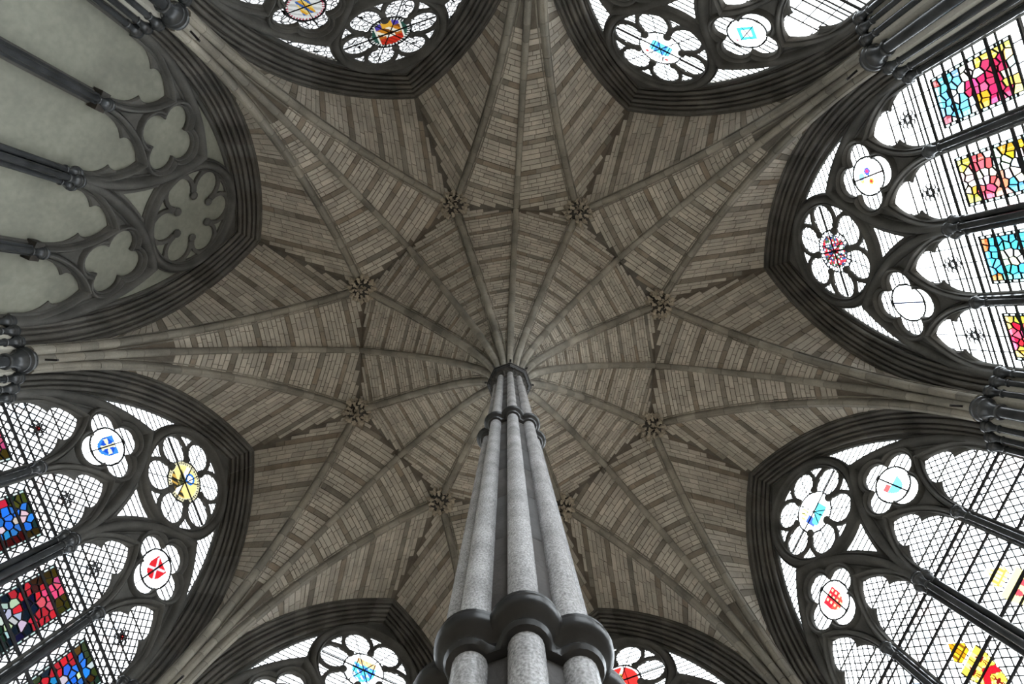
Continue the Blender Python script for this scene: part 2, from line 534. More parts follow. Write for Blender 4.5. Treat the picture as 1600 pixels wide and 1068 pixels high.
def rib_voussoirs(curve, t0, t1, n, rng, prof=RP, steps=3, scale=lambda t: 1.0, sides=None):
    out = []
    cuts = [t0 + (t1 - t0) * (i + (rng.uniform(-0.18, 0.18) if 0 < i < n else 0)) / n for i in range(n + 1)]
    lat = curve.lat()
    for a, e in zip(cuts, cuts[1:]):
        g = 0.004 / curve.len
        rings = []
        for j in range(steps + 1):
            t = a + g + (e - a - 2 * g) * j / steps
            p = curve.at(t); up = curve.up(t); sc = scale(t)
            rings.append([p + lat * (x * sc) - up * (y * sc) for x, y in prof])
        mb = MB(); mb.rings(rings, closed_prof=True)
        out.append(mb.mesh('rib_voussoir', M['rib'], 0.9))
    return out
rng = random.Random(5)
root = lambda t: 0.62 + 0.38 * min(1, t / 0.45)
boss_vs = rib_voussoirs(boss_rib, 0.0, 0.965, 17, rng, scale=root)
diag_vs = rib_voussoirs(diag_in[1], 0.0, 1.0, 17, rng, scale=root) + rib_voussoirs(diag_out[1], 0.0, 1.0, 17, rng)
tier_vs = {s: rib_voussoirs(tier[s], 0.0, 0.955, 17, rng) for s in (1, -1)}
for k in range(8):
    e = empty('trim_%d' % (9 + 4 * k), (0.34, 0, SP), k)
    tag(e, 'moulded stone rib from the pillar to the boss facing ' + REF[k], kind='structure')
    for me in boss_vs: sub('voussoir', me, e)
    e = empty('trim_%d' % (10 + 4 * k), (*pol(0.34, 22.5), SP), k)
    tag(e, 'long rib from pillar to corner between ' + REF[k] + ' and ' + REF[(k + 1) % 8], kind='structure')
    for me in diag_vs: sub('voussoir', me, e)
    for s in (1, -1):
        e = empty('trim_%d' % (11 + 4 * k + (s < 0)), (*pol(8.88, 21.2 * s), SP), k)
        tag(e, 'short rib from boss at ' + REF[k] + ' to corner with ' + REF[(k + s) % 8], kind='structure')
        for me in tier_vs[s]: sub('voussoir', me, e)

# ---------------------------------------------------------------- wall arches: a deep run of roll mouldings
def arch_profile():
    pts = [(-0.02, 9.0), (-0.02, 8.91)]
    n = 5
    e = np.array([ARC_W, R_ARCH - 8.89]) / n          # one step along the splay
    el = np.linalg.norm(e); t = e / el; nn = np.array([-abs(t[1]), -abs(t[0])])   # towards the room
    for i in range(n):
        p0 = np.array([0.0, 8.89]) + e * i
        rad = (0.050, 0.036, 0.056, 0.036, 0.050)[i]
        pts.append(tuple(p0 - nn * 0.035 + t * 0.012))
        c = p0 + t * (el * 0.5) + nn * 0.012
        for j in range(7):
            a = math.radians(-25 + 230 * j / 6)
            pts.append(tuple(c + t * (-rad * math.cos(a)) + nn * (rad * math.sin(a))))
        pts.append(tuple(p0 + e - nn * 0.035 - t * 0.012))
    pts += [(ARC_W - 0.02, R_ARCH + 0.0), (ARC_W - 0.01, R_ARCH - 0.035), (ARC_W + 0.03, R_ARCH - 0.04), (ARC_W + 0.045, R_ARCH - 0.01), (ARC_W + 0.045, 9.0)]
    return pts
AP = arch_profile()
def arch_voussoirs(side, n, rng):
    cuts = [(i + (rng.uniform(-0.15, 0.15) if 0 < i < n else 0)) / n for i in range(n + 1)]
    out = []
    for a, e in zip(cuts, cuts[1:]):
        rings = []
        for j in range(4):
            f = a + (e - a) * j / 3
            ring = []
            for q, R in AP:
                rad = ARC_R + q; ph = math.acos(ARC_C / rad)
                g = 0.0018 / (rad * ph) * (1 if j == 0 else -1 if j == 3 else 0)
                t = f + g
                ring.append((R, side * (-ARC_C + rad * math.cos(ph * t)), SP + rad * math.sin(ph * t)))
            rings.append(ring)
        mb = MB(); mb.rings(rings, closed_prof=True)
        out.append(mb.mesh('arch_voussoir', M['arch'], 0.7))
    return out
rng = random.Random(9)
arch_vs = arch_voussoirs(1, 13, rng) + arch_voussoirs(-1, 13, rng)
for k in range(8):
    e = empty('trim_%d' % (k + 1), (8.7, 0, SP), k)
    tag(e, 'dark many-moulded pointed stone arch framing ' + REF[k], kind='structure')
    for me in arch_vs: sub('voussoir', me, e)

# ================================================================ WINDOWS
ROSE_H, ROSE_R = 3.60, 1.25
Q_H = 1.78
LOBE_D, LOBE_R = 0.885, 0.362
SUB_S, SUB_R = 1.42, 3.57
SUB_O = SUB_R - SUB_S

def light_half(w=0.60):
    """right half of one light's head from springing to apex (x, h)"""
    return [(w, 0.0), (w - 0.012, 0.16), (w - 0.04, 0.32), (w - 0.09, 0.47), (w - 0.16, 0.58), (0.36, 0.66), (0.285, 0.71),
            (0.325, 0.755), (0.345, 0.83), (0.338, 0.92), (0.305, 1.01), (0.245, 1.10), (0.15, 1.19), (0.0, 1.29)]
LH = light_half()
def light_width(h):
    if h <= 0: return 0.60
    best = 0.0
    for (x0, h0), (x1, h1) in zip(LH, LH[1:]):
        if h0 <= h <= h1: best = x0 + (x1 - x0) * (h - h0) / max(1e-6, h1 - h0)
    return best
def light_loop(cu, bottom):
    r = [(cu + 0.60, bottom)] + [(cu + x, h) for x, h in LH] + [(cu - x, h) for x, h in reversed(LH[:-1])] + [(cu - 0.60, bottom)]
    return r
LIGHTS = [UM * 1.5, UM * 0.5, -UM * 0.5, -UM * 1.5]

def quatre_loop(cu, ch, d=0.42, r=0.335, n=12):
    out = []
    c = (d + math.sqrt(2 * r * r - d * d)) / 2       # cusp on the diagonal (c, c)
    a_end = math.atan2(c, c - d)
    for i in range(4):
        b0 = i * PI / 2
        for j in range(n + 1):
            a = -a_end + 2 * a_end * j / n
            if j == n: continue
            x, y = d + r * math.cos(a), r * math.sin(a)
            out.append((cu + x * math.cos(b0) - y * math.sin(b0), ch + x * math.sin(b0) + y * math.cos(b0)))
    return out

def rose_loop(n=14):
    out = []
    for i in range(6):
        b0 = (60 * i) * D2R                              # petals sideways, cusps at top and bottom
        am = 128 * D2R
        for j in range(n + 1):
            a = -am + 2 * am * j / n
            x, y = LOBE_D + LOBE_R * math.cos(a), LOBE_R * math.sin(a)
            out.append((x * math.cos(b0) - y * math.sin(b0), ROSE_H + x * math.sin(b0) + y * math.cos(b0)))
        a = b0 + 30 * D2R
        out.append((0.60 * math.cos(a - 0.02), ROSE_H + 0.60 * math.sin(a - 0.02)))
        out.append((0.60 * math.cos(a + 0.02), ROSE_H + 0.60 * math.sin(a + 0.02)))
    return out

def in_main(u, h, m): return ARC_R - m - math.hypot(abs(u) + ARC_C, max(h, 0))
def out_rose(u, h, m): return math.hypot(u, h - ROSE_H) - (ROSE_R + m)
def out_sub(u, h, m): return min(math.hypot(abs(u - s * UM) + SUB_O, h) - (SUB_R + m) for s in (1, -1))
def star(seed, fns, n=36, far=2.0):
    out = []
    for i in range(n):
        a = 2 * PI * i / n; t = 0.0
        while t < far:
            p = (seed[0] + t * math.cos(a), seed[1] + t * math.sin(a))
            d = min(f(*p) for f in fns)
            if d < 0.004: break
            t += max(0.003, d * 0.7)
        out.append((seed[0] + t * math.cos(a), seed[1] + t * math.sin(a)))
    return out
side_sp = star((1.76, 3.42), [lambda u, h: in_main(u, h, 0.09), lambda u, h: out_rose(u, h, 0.30), lambda u, h: out_sub(u, h, 0.22)], 48)
side_sp_m = [(-u, h) for u, h in side_sp]
mid_sp = star((0, 1.88), [lambda u, h: out_rose(u, h, 0.31), lambda u, h: out_sub(u, h, 0.29)], 40)
pet_sp = []
for i in range(6):
    a = (30 + 60 * i) * D2R
    c = (1.15 * math.cos(a), ROSE_H + 1.15 * math.sin(a))
    fns = [lambda u, h: -(math.hypot(u, h - ROSE_H) - (ROSE_R - 0.02))]
    for q in (-1, 1):
        la = a + q * 30 * D2R
        fns.append(lambda u, h, la=la: math.hypot(u - LOBE_D * math.cos(la), h - ROSE_H - LOBE_D * math.sin(la)) - (LOBE_R + 0.105))
    pet_sp.append(star(c, fns, 24, 0.6))

BOT = SILL - SP
lights = [light_loop(c, BOT) for c in LIGHTS]
quats = [quatre_loop(UM, Q_H), quatre_loop(-UM, Q_H)]
rose = rose_loop()
holes = lights + quats + [rose] + [side_sp, side_sp_m, mid_sp] + pet_sp
B_, F_ = R_GLASS - 0.005, R_FRONT
ch_light = [(0.0, B_), (0.0, B_ - 0.02), (0.045, F_)]
ch_quat = [(0.0, B_), (0.0, B_ - 0.02), (0.03, F_)]
ch_rose = [(0.0, B_), (0.0, B_ - 0.03), (0.02, F_)]
ch_sp = [(0.0, B_), (0.0, B_ - 0.02), (0.03, F_)]
chs = [ch_light] * 4 + [ch_quat] * 2 + [ch_rose] + [ch_sp] * 3 + [[(0.0, B_), (0.0, B_ - 0.03), (0.012, F_)]] * 6
outer_loop = [(W_HALF + 0.06, BOT)] + arch_pts(ARC_R + 0.06, 1, 24) + list(reversed(arch_pts(ARC_R + 0.06, -1, 24)))[1:] + [(-W_HALF - 0.06, BOT)]
tr_mb = MB()
plate(tr_mb, outer_loop, holes, F_, B_, chs)
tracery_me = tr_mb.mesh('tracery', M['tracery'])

# --- roll mouldings swept in the plane of the window
def sweep_plane(mb, path, prof, closed=False):
    """prof = (offset to the left of the path, R)"""
    n = len(path); rings = []
    for i in range(n):
        p0 = path[i - 1] if (i > 0 or closed) else path[i]
        p2 = path[(i + 1) % n] if (i < n - 1 or closed) else path[i]
        p1 = path[i]
        def nr(a, c):
            dx, dy = c[0] - a[0], c[1] - a[1]; l = math.hypot(dx, dy)
            return None if l < 1e-9 else (-dy / l, dx / l)
        n1, n2 = nr(p0, p1), nr(p1, p2)
        if n1 is None: n1 = n2
        if n2 is None: n2 = n1
        mx, my = n1[0] + n2[0], n1[1] + n2[1]; l2 = max(mx * mx + my * my, 0.6)
        mx, my = 2 * mx / l2, 2 * my / l2
        rings.append([(R, p1[0] + mx * o, SP + p1[1] + my * o) for o, R in prof])
    mb.rings(rings, closed_prof=True, caps=not closed, loop=closed)

def roll(w, front, back=F_ + 0.03, flat=False):
    """triple roll section: side hollows and a round nose"""
    return [(-w, back), (-w, F_ - 0.02), (-w * 0.82, F_ - 0.05), (-w * 0.62, F_ - 0.015), (-w * 0.5, (F_ + front) / 2 + 0.01), (-w * 0.38, front + 0.025), (-w * 0.15, front), (w * 0.15, front),
            (w * 0.38, front + 0.025), (w * 0.5, (F_ + front) / 2 + 0.01), (w * 0.62, F_ - 0.015), (w * 0.82, F_ - 0.05), (w, F_ - 0.02), (w, back)]
def pointed(cu, s, R, n=14, h0=0.0):
    o = R - s; ph = math.acos(o / R); a0 = math.asin(h0 / R)
    rt = [(cu - o + R * math.cos(a0 + (ph - a0) * i / n), R * math.sin(a0 + (ph - a0) * i / n)) for i in range(n + 1)]
    return rt + [(2 * cu - u, h) for u, h in reversed(rt[:-1])]
def circ(cu, ch, r, n=48): return [(cu + r * math.cos(2 * PI * i / n), ch + r * math.sin(2 * PI * i / n)) for i in range(n)]

rose_ring = MB(); sweep_plane(rose_ring, circ(0, ROSE_H, ROSE_R + 0.155, 64), roll(0.15, F_ - 0.13), True)
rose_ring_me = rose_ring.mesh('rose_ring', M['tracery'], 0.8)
sub_me = []
for s in (1, -1):
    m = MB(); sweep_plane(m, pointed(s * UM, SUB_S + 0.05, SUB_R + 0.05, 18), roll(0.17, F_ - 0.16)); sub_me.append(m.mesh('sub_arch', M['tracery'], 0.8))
light_arch_me = []
for c in LIGHTS:
    m = MB(); sweep_plane(m, pointed(c, 0.70, 1.80, 12), roll(0.085, F_ - 0.12)); light_arch_me.append(m.mesh('light_arch', M['tracery'], 0.8))
quat_ring_me = []
for s in (1, -1):
    m = MB()
    sweep_plane(m, offset_loop(quatre_loop(s * UM, Q_H), 0.075), [(0.045, F_ + 0.02), (0.045, F_ - 0.025), (0.03, F_ - 0.045), (0.01, F_ - 0.04), (0.0, F_ - 0.02), (-0.015, F_ - 0.07), (-0.035, F_ - 0.10), (-0.065, F_ - 0.10), (-0.085, F_ - 0.07), (-0.09, F_ + 0.02)], True)
    quat_ring_me.append(m.mesh('quatrefoil_ring', M['tracery'], 0.8))
cusp_me = []
for i in range(6):
    a = (30 + 60 * i) * D2R
    m = MB(); r = 0.115; cu, chh = 0.60 * math.cos(a), ROSE_H + 0.60 * math.sin(a)
    rings = []
    for j in range(7):
        t = PI * j / 6
        rings.append([(R_GLASS - 0.055 - 0.055 * math.cos(t), cu + (r * math.sin(t) + 1e-4) * math.cos(2 * PI * q / 10), SP + chh + (r * math.sin(t) + 1e-4) * math.sin(2 * PI * q / 10)) for q in range(10)])
    m.rings(rings, closed_prof=True)
    cusp_me.append(m.mesh('cusp_knob', M['tracery'], 1.2))

# --- shafts and capitals
def cap_prof(r, R, top, hgt):
    """neck ring, bell, then a wide moulded abacus"""
    z = lambda f: top - hgt + hgt * f
    return [(r * 1.02, z(0)), (r * 1.22, z(0.02)), (r * 1.34, z(0.07)), (r * 1.22, z(0.12)), (r * 1.04, z(0.14)), (r * 1.10, z(0.35)), (r * 1.28, z(0.52)), (R * 0.76, z(0.64)),
            (R * 0.84, z(0.67)), (R * 0.86, z(0.71)), (R * 0.80, z(0.74)), (R * 0.84, z(0.77)), (R * 0.97, z(0.81)), (R * 1.01, z(0.86)), (R * 0.98, z(0.91)), (R * 0.90, z(0.93)), (R * 0.92, z(1.0))]
def shaft_mesh(x, y, r, z0, z1, seg=14):
    m = MB(); m.lathe([(r, z0), (r, z1)], x, y, seg); return m.mesh('shaft', M['marble'], 0.9)
def cap_mesh(x, y, r, R, top, hgt, seg=18, mat='marble'):
    m = MB(); m.lathe(cap_prof(r, R, top, hgt), x, y, seg); return m.mesh('capital', M[mat], 0.6)

mull = {}        # shafts of the three mullions
R_M = 8.80
mull['minor'] = [(R_M - 0.0, 0.0, 0.062)]
mull['main'] = [(R_M - 0.07, 0.0, 0.066), (R_M + 0.03, 0.115, 0.060), (R_M + 0.03, -0.115, 0.060)]
mull_me = {}
for u, kd in ((UM, 'minor'), (0.0, 'main'), (-UM, 'minor')):
    core = MB()
    wdt = 0.10 if kd == 'minor' else 0.13
    core.box(R_M + 0.03, F_ + 0.01, u - wdt, u + wdt, SILL, SP)
    lst = []
    for x, dy, r in mull[kd]:
        lst.append((shaft_mesh(x, u + dy, r, SILL, SP - 0.26), cap_mesh(x, u + dy, r, r * 2.1, SP, 0.28)))
    mull_me[u] = (core.mesh('mullion_core', M['marble']), lst)
jamb_spots = [(8.86, 2.905, 0.058), (8.73, 3.04, 0.058), (8.57, 3.19, 0.06)]
jamb_me = {s: [(shaft_mesh(x, s * y, r, SILL, SP - 0.28), cap_mesh(x, s * y, r, r * 2.15, SP + 0.01, 0.30)) for x, y, r in jamb_spots] for s in (1, -1)}
lug_me = {}
for s in (1, -1):
    for d in (1, -1):
        m = MB(); m.box(8.80, 8.98, s * UM + d * 0.105 - 0.075, s * UM + d * 0.105 + 0.075, SP - 0.22, SP - 0.04); lug_me[(s, d)] = m.mesh('lug_block', M['carved'])

# --- glass
def pane_mesh(lp, mat, R=R_GLASS, th=0.006):
    m = MB()
    n = len(lp)
    tri = tessellate_polygon([[Vector((u, h, 0)) for u, h in lp]])
    m.add([(R, u, SP + h) for u, h in lp] + [(R + th, u, SP + h) for u, h in lp],
          [tuple(t) for t in tri] + [tuple(i + n for i in t) for t in tri] + [(i, (i + 1) % n, n + (i + 1) % n, n + i) for i in range(n)])
    return m.mesh('pane', mat)
def came(mb, a, b, w=0.010, R=R_GLASS - 0.004, d=0.014):
    """lead strip from a to b in the window plane"""
    dx, dy = b[0] - a[0], b[1] - a[1]; l = math.hypot(dx, dy)
    if l < 1e-4: return
    ox, oy = -dy / l * w / 2, dx / l * w / 2
    q = [(a[0] + ox, a[1] + oy), (b[0] + ox, b[1] + oy), (b[0] - ox, b[1] - oy), (a[0] - ox, a[1] - oy)]
    mb.add([(R - d / 2, u, SP + h) for u, h in q] + [(R + d / 2 + 0.008, u, SP + h) for u, h in q],
           [(0, 1, 2, 3), (7, 6, 5, 4), (0, 4, 5, 1), (1, 5, 6, 2), (2, 6, 7, 3), (3, 7, 4, 0)])
def came_loop(mb, lp, w=0.012):
    for i in range(len(lp)): came(mb, lp[i], lp[(i + 1) % len(lp)], w)
def clip_line(p, d, inside, lo, hi, n=120):
    """longest run of p + t d that stays inside"""
    best = None; cur = None
    for i in range(n + 1):
        t = lo + (hi - lo) * i / n
        if inside(p[0] + d[0] * t, p[1] + d[1] * t):
            if cur is None: cur = [t, t]
            cur[1] = t
            if best is None or cur[1] - cur[0] > best[1] - best[0]: best = list(cur)
        else: cur = None
    return best

def runs(p, d, inside, lo, hi, n=260):
    out = []; cur = None
    for i in range(n + 1):
        t = lo + (hi - lo) * i / n
        if inside(p[0] + d[0] * t, p[1] + d[1] * t):
            if cur is None: cur = [t, t]
            cur[1] = t
        elif cur: out.append(cur); cur = None
    if cur: out.append(cur)
    return [r for r in out if r[1] - r[0] > 0.03]
def head_net(step=0.14, w=0.011):
    """square lead lattice behind the tracery head, left out behind the roundels"""
    mb = MB()
    def ins(u, h):
        return h > 1.42 and in_main(u, h, 0.0) > 0 and math.hypot(u, h - ROSE_H) > 0.58 and math.hypot(abs(u) - UM, h - Q_H) > 0.44
    u = -2.6
    while u < 2.6:
        for r in runs((u, 0), (0, 1), ins, 1.3, 5.8): came(mb, (u, r[0]), (u, r[1]), w)
        u += step
    h = 1.42
    while h < 5.4:
        for r in runs((0, h), (1, 0), ins, -2.9, 2.9): came(mb, (r[0], h), (r[1], h), w)
        h += step
    return mb.mesh('lead_lattice', M['lead'])
head_net_me = head_net()

QW, QH = 0.17, 0.20
def quarry_cells(lo):
    """centres of the diamond quarries of one light, x relative to its middle"""
    out = []; j = 0; h = lo
    while h < 1.36:
        off = 0 if j % 2 == 0 else QW / 2
        i = -5
        while i <= 5:
            x = i * QW + off
            if abs(x) < light_width(min(max(h, 0), 1.30)) + 0.05 + (0.03 if h < 0 else 0): out.append((x, h))
            i += 1
        h += QH / 2; j += 1
    return out
DET = -2.3                                     # lights are glazed piece by piece down to here
QC = quarry_cells(DET)
q_shape = [(0.5 * QW - 0.004, 0), (0, 0.5 * QH - 0.004), (-0.5 * QW + 0.004, 0), (0, -0.5 * QH + 0.004)]
def light_in(x, h): return abs(x) < light_width(min(max(h, 0), 1.3)) + 0.05
def diamond_net(skip, w):
    """diamond leads of one light, left out where skip(x, h)"""
    mb = MB()
    ins = lambda x, h: DET - 0.1 < h < 1.36 and light_in(x, h) and not skip(x, h)
    for sg in (1, -1):
        for k in range(-26, 27):
            p = ((k + 0.5) * QW, DET)
            if not (-0.7 < p[0] < 0.7 or -0.7 < p[0] + sg * QW * 18.5 < 0.7 or (p[0] < 0) == (sg > 0)): continue
            for r in runs(p, (sg * QW, QH), ins, 0, 18.5, 420):
                came(mb, (p[0] + sg * QW * r[0], DET + QH * r[0]), (p[0] + sg * QW * r[1], DET + QH * r[1]), w)
    return mb
def rect_grid(nx, hs, skip):
    mb = MB()
    xs = [-0.62 + 1.24 * i / nx for i in range(nx + 1)]
    for x in xs[1:-1]:
        for r in runs((x, 0), (0, 1), lambda a, h: light_in(a, h) and not skip(a, h), DET, 1.33): came(mb, (x, r[0]), (x, r[1]), 0.018)
    for h in hs:
        for r in runs((0, h), (1, 0), lambda a, hh: light_in(a, hh) and not skip(a, hh), -0.66, 0.66): came(mb, (r[0], h), (r[1], h), 0.018)
    return mb, xs
def shift(mb, u):
    o = MB(); o.add([(x, y + u, z) for x, y, z in mb.v], mb.f); return o

def iron(mb, u, h, w, t=0.02):
    mb.box(R_GLASS - 0.035, R_GLASS - 0.012, u - w, u + w, SP + h - t / 2, SP + h + t / 2)
BARS = [(0.80, 0.014), (0.33, 0.016), (0.10, 0.022), (-0.06, 0.05), (-0.20, 0.022), (-0.56, 0.036), (-0.95, 0.036), (-1.34, 0.05), (-1.50, 0.022), (-1.85, 0.036), (-2.2, 0.036), (-2.9, 0.04), (-3.6, 0.04), (-4.3, 0.04), (-5.0, 0.04), (-5.7, 0.04), (-6.4, 0.04)]

# --- leaded pictures made of separate pieces
def clip_poly(poly, nx, ny, d):
    out = []
    for i in range(len(poly)):
        a, c = poly[i], poly[(i + 1) % len(poly)]
        da, dc = a[0] * nx + a[1] * ny - d, c[0] * nx + c[1] * ny - d
        if da <= 0: out.append(a)
        if (da < 0 < dc) or (dc < 0 < da):
            t = da / (da - dc); out.append((a[0] + (c[0] - a[0]) * t, a[1] + (c[1] - a[1]) * t))
    return out
def voronoi(rect, nx, ny, rng):
    x0, x1, y0, y1 = rect; sd = []
    for i in range(nx):
        for j in range(ny):
            sd.append((x0 + (x1 - x0) * (i + 0.5 + rng.uniform(-0.38, 0.38)) / nx, y0 + (y1 - y0) * (j + 0.5 + rng.uniform(-0.38, 0.38)) / ny))
    cells = []
    for i, p in enumerate(sd):
        poly = [(x0, y0), (x1, y0), (x1, y1), (x0, y1)]
        for j, q in enumerate(sd):
            if i == j: continue
            nx_, ny_ = q[0] - p[0], q[1] - p[1]
            if nx_ * nx_ + ny_ * ny_ > 0.25: continue
            d = (q[0] ** 2 + q[1] ** 2 - p[0] ** 2 - p[1] ** 2) / 2
            poly = clip_poly(poly, nx_, ny_, d)
            if not poly: break
        if poly: cells.append((p, poly))
    return cells

BLUE_, SKYB, RED, PINK, GOLD, WHITE, GREY, DKG, BROWN, DKB, CREAM, VIO = (28, 92, 205), (110, 190, 235), (196, 30, 40), (225, 80, 120), (205, 150, 40), (232, 232, 226), (150, 158, 156), (30, 52, 46), (120, 66, 24), (22, 26, 48), (225, 205, 130), (90, 70, 160)
BLUE = (52, 122, 226)
RED = (206, 44, 56)
def fig_angel_blue(x, y):
    """x -1..1, y 0 top .. 1 bottom"""
    if abs(x) > 0.86 or y < 0.05: return DKG if (int(y * 14) + int(x * 6)) % 2 else (58, 70, 40)
    if math.hypot(x, (y - 0.20) * 2.3) < 0.55: return BLUE if abs(x) > 0.13 or y > 0.3 else (225, 225, 205)
    if y < 0.22: return (60, 50, 22) if x > 0 else (90, 70, 26)
    if 0.33 < y < 0.52 and abs(x) < 0.25: return (228, 222, 205)
    if y < 0.62 and abs(x - 0.1) < 0.62: return BLUE
    if y < 0.8: return RED if x < -0.1 else (70, 18, 20)
    return GOLD if abs(x) < 0.4 else DKG
def fig_kneel_red(x, y):
    if abs(x) > 0.88: return (92, 130, 126) if int(y * 22) % 2 else DKB
    if math.hypot(x * 1.0, (y - 0.14) * 2.6) < 0.5: return PINK
    if y < 0.16: return (62, 52, 22)
    if y < 0.34: return RED if x > -0.55 else (60, 28, 26)
    if y < 0.50: return RED if abs(x) > 0.42 else DKB
    if y < 0.60: return DKB if x > 0.1 else RED
    if y < 0.85: return (200, 205, 202) if abs(x + 0.1) < 0.6 else DKB
    return (176, 100, 30) if x < 0 else DKG
def fig_r1(x, y):
    if abs(x) > 0.9 or y < 0.03: return (240, 235, 215)
    if y < 0.10: return (150, 70, 80) if abs(x) > 0.5 else SKYB
    if y < 0.36: return SKYB if (abs(x - 0.05) > 0.25 or y < 0.2) else (248, 246, 240)
    if y < 0.44: return (206, 60, 90) if abs(x) < 0.3 else (245, 244, 236)
    if y < 0.60: return (225, 90, 130) if x < 0.2 and x > -0.5 else (240, 238, 228) if x > -0.2 else GOLD
    if y < 0.86: return (200, 48, 86) if abs(x + 0.1) < 0.72 else (226, 196, 90)
    return (240, 214, 110) if abs(x) > 0.3 else (235, 232, 220)
def fig_r2(x, y):
    if abs(x) > 0.9: return (240, 238, 226)
    if y < 0.14 and abs(x) > 0.5: return (190, 180, 70)
    if y < 0.14: return (248, 215, 215)
    if y < 0.40: return (240, 96, 104) if abs(x) > 0.26 or y > 0.33 else (250, 246, 236)
    if y < 0.52: return (246, 150, 120) if x < 0 else (248, 240, 226)
    if y < 0.8: return (250, 246, 238) if abs(x) < 0.5 else (226, 160, 50) if x > 0 else (90, 160, 205)
    return (216, 130, 44) if abs(x) < 0.6 else (70, 150, 200)
def fig_r3(x, y):
    if abs(x) > 0.9: return (244, 242, 230)
    if y < 0.12 and abs(x) > 0.55: return (190, 110, 50)
    if y < 0.5: return (88, 190, 235) if math.hypot(x, (y - 0.34) * 2) > 0.32 else (246, 242, 230)
    return (90, 180, 230) if abs(x) > 0.5 else (240, 238, 230)
def fig_r4(x, y):
    if abs(x) > 0.88: return (235, 200, 70) if int(y * 16) % 2 else (30, 30, 34)
    if math.hypot(x, (y - 0.22) * 2.2) < 0.6: return (238, 90, 120) if (int(x * 5 + y * 9) % 3) else (210, 40, 60)
    if y < 0.3: return (230, 200, 80)
    return (205, 40, 60) if abs(x) < 0.5 else (240, 238, 228)

# --- painted roundels and arms: one flat painted piece each, drawn on a fine grid
def painted(fn, cu, ch, hw, hh, n, m, keep):
    """grid of n x m cells about (cu, ch); fn(x right, y up in -1..1) -> display colour or None for clear"""
    vs = []; fs = []; cols = []; idx = {}
    def vid(i, j):
        if (i, j) not in idx:
            idx[(i, j)] = len(vs)
            vs.append((R_GLASS, cu - (-1 + 2 * i / n) * hw, SP + ch + (-1 + 2 * j / m) * hh))
        return idx[(i, j)]
    for i in range(n):
        for j in range(m):
            x, y = -1 + 2 * (i + 0.5) / n, -1 + 2 * (j + 0.5) / m
            if not keep(x, y): continue
            c = fn(x, y)
            fs.append((vid(i, j), vid(i, j + 1), vid(i + 1, j + 1), vid(i + 1, j)))
            cols.append((0.9, 0.92, 0.93) if c is None else tint(c))
    me = bpy.data.meshes.new('painted_glass')
    me.from_pydata(vs, [], fs)
    at = me.attributes.new('tint', 'FLOAT_COLOR', 'FACE')
    at.data.foreach_set('color', np.array([(*c, 1.0) for c in cols], dtype=np.float32).ravel())
    me.materials.append(M['paint']); me.update()
    return me
BLK = (10, 10, 12)
def shield(x, y, w=0.52, top=0.5, bot=-0.62):
    """0 outside, otherwise distance-like value inside a heater shield"""
    if y > top or y < bot: return 0
    f = 1.0 if y > 0.05 else math.sqrt(max(0, 1 - ((0.05 - y) / (0.05 - bot)) ** 1.7))
    return 1 if abs(x) < w * f else 0
def leadline(x, y): return abs(x) < 0.03 or abs(y) < 0.02
def rim(r, fn):
    def g(x, y):
        d = math.hypot(x, y)
        if d > 0.93: return BLK
        c = fn(x, y)
        return c if (c is None or r == 1) else tuple(v * r for v in c)
    return g
def r_bluecross(x, y):
    if abs(x + 0.02) < 0.028: return BLK
    if not shield(x, y): return None if not (0.80 < math.hypot(x, y) < 0.815) else (120, 120, 120)
    ax, ay = abs(x), abs(y - 0.02)
    if (ax < 0.05 + ay * 0.22 and ay < 0.42) or (ay < 0.05 + ax * 0.22 and ax < 0.42): return (240, 232, 200)
    return (30, 84, 205) if ax + ay < 0.55 else (60, 140, 225)
def r_redkeys(x, y):
    if abs(x) < 0.026: return BLK
    if not shield(x, y): return None
    if abs(abs(x) - abs(y * 0.9)) < 0.085 and abs(x) < 0.4: return (226, 222, 235)
    return (214, 40, 48)
def r_scene(x, y):
    d = math.hypot(x, y)
    a = math.atan2(y, x)
    if abs(x - 0.05) < 0.022 or abs(y - 0.28) < 0.014: return BLK
    if d > 0.76: return (40, 40, 34) if (int(a * 14) % 2 and 0.8 < d < 0.9) else (222, 214, 176)
    m = math.hypot(x - 0.02, y - 0.38)
    if m < 0.17: return (245, 245, 240)
    if m < 0.28: return (30, 110, 200)
    if y < 0.12 and x < 0.1 and y > -0.45 - x: return (56, 60, 42) if (int(x * 9) + int(y * 11)) % 3 else (120, 110, 60)
    if abs(x + y * 0.6 + 0.15) < 0.12: return (238, 236, 228)
    if y < -0.35: return (46, 44, 34) if int((x - y) * 9) % 3 else (190, 150, 70)
    return (236, 216, 140)
def r_chequy(x, y):
    if abs(y + 0.02) < 0.026 or abs(abs(x) - 0.42) < 0.012 and y < 0.9: return BLK
    if 0.30 < y < 0.62 and abs(x) < 0.48: return (240, 214, 160) if int(x * 20 + y * 17) % 4 else (225, 150, 90)
    if shield(x, y + 0.05, 0.56, 0.36, -0.66):
        q = (int((x + 1) * 4.2) + int((y + 1) * 4.2)) % 2
        return (88, 200, 232) if q else ((60, 120, 220) if int((x + y) * 9) % 3 else (238, 248, 250))
    return None
def r_redscene(x, y):
    d = math.hypot(x, y)
    if abs(y - 0.05) < 0.03 or abs(abs(x) - 0.34) < 0.022: return BLK
    if d > 0.84: return (235, 230, 230)
    if abs(x) < 0.16 + 0.25 * max(0, -y) and y < 0.45: return (40, 36, 30) if int(x * 16 + y * 12) % 2 else (190, 160, 60)
    if abs(x - y * 0.5 + 0.1) < 0.07: return (236, 226, 220)
    return (222, 44, 40)
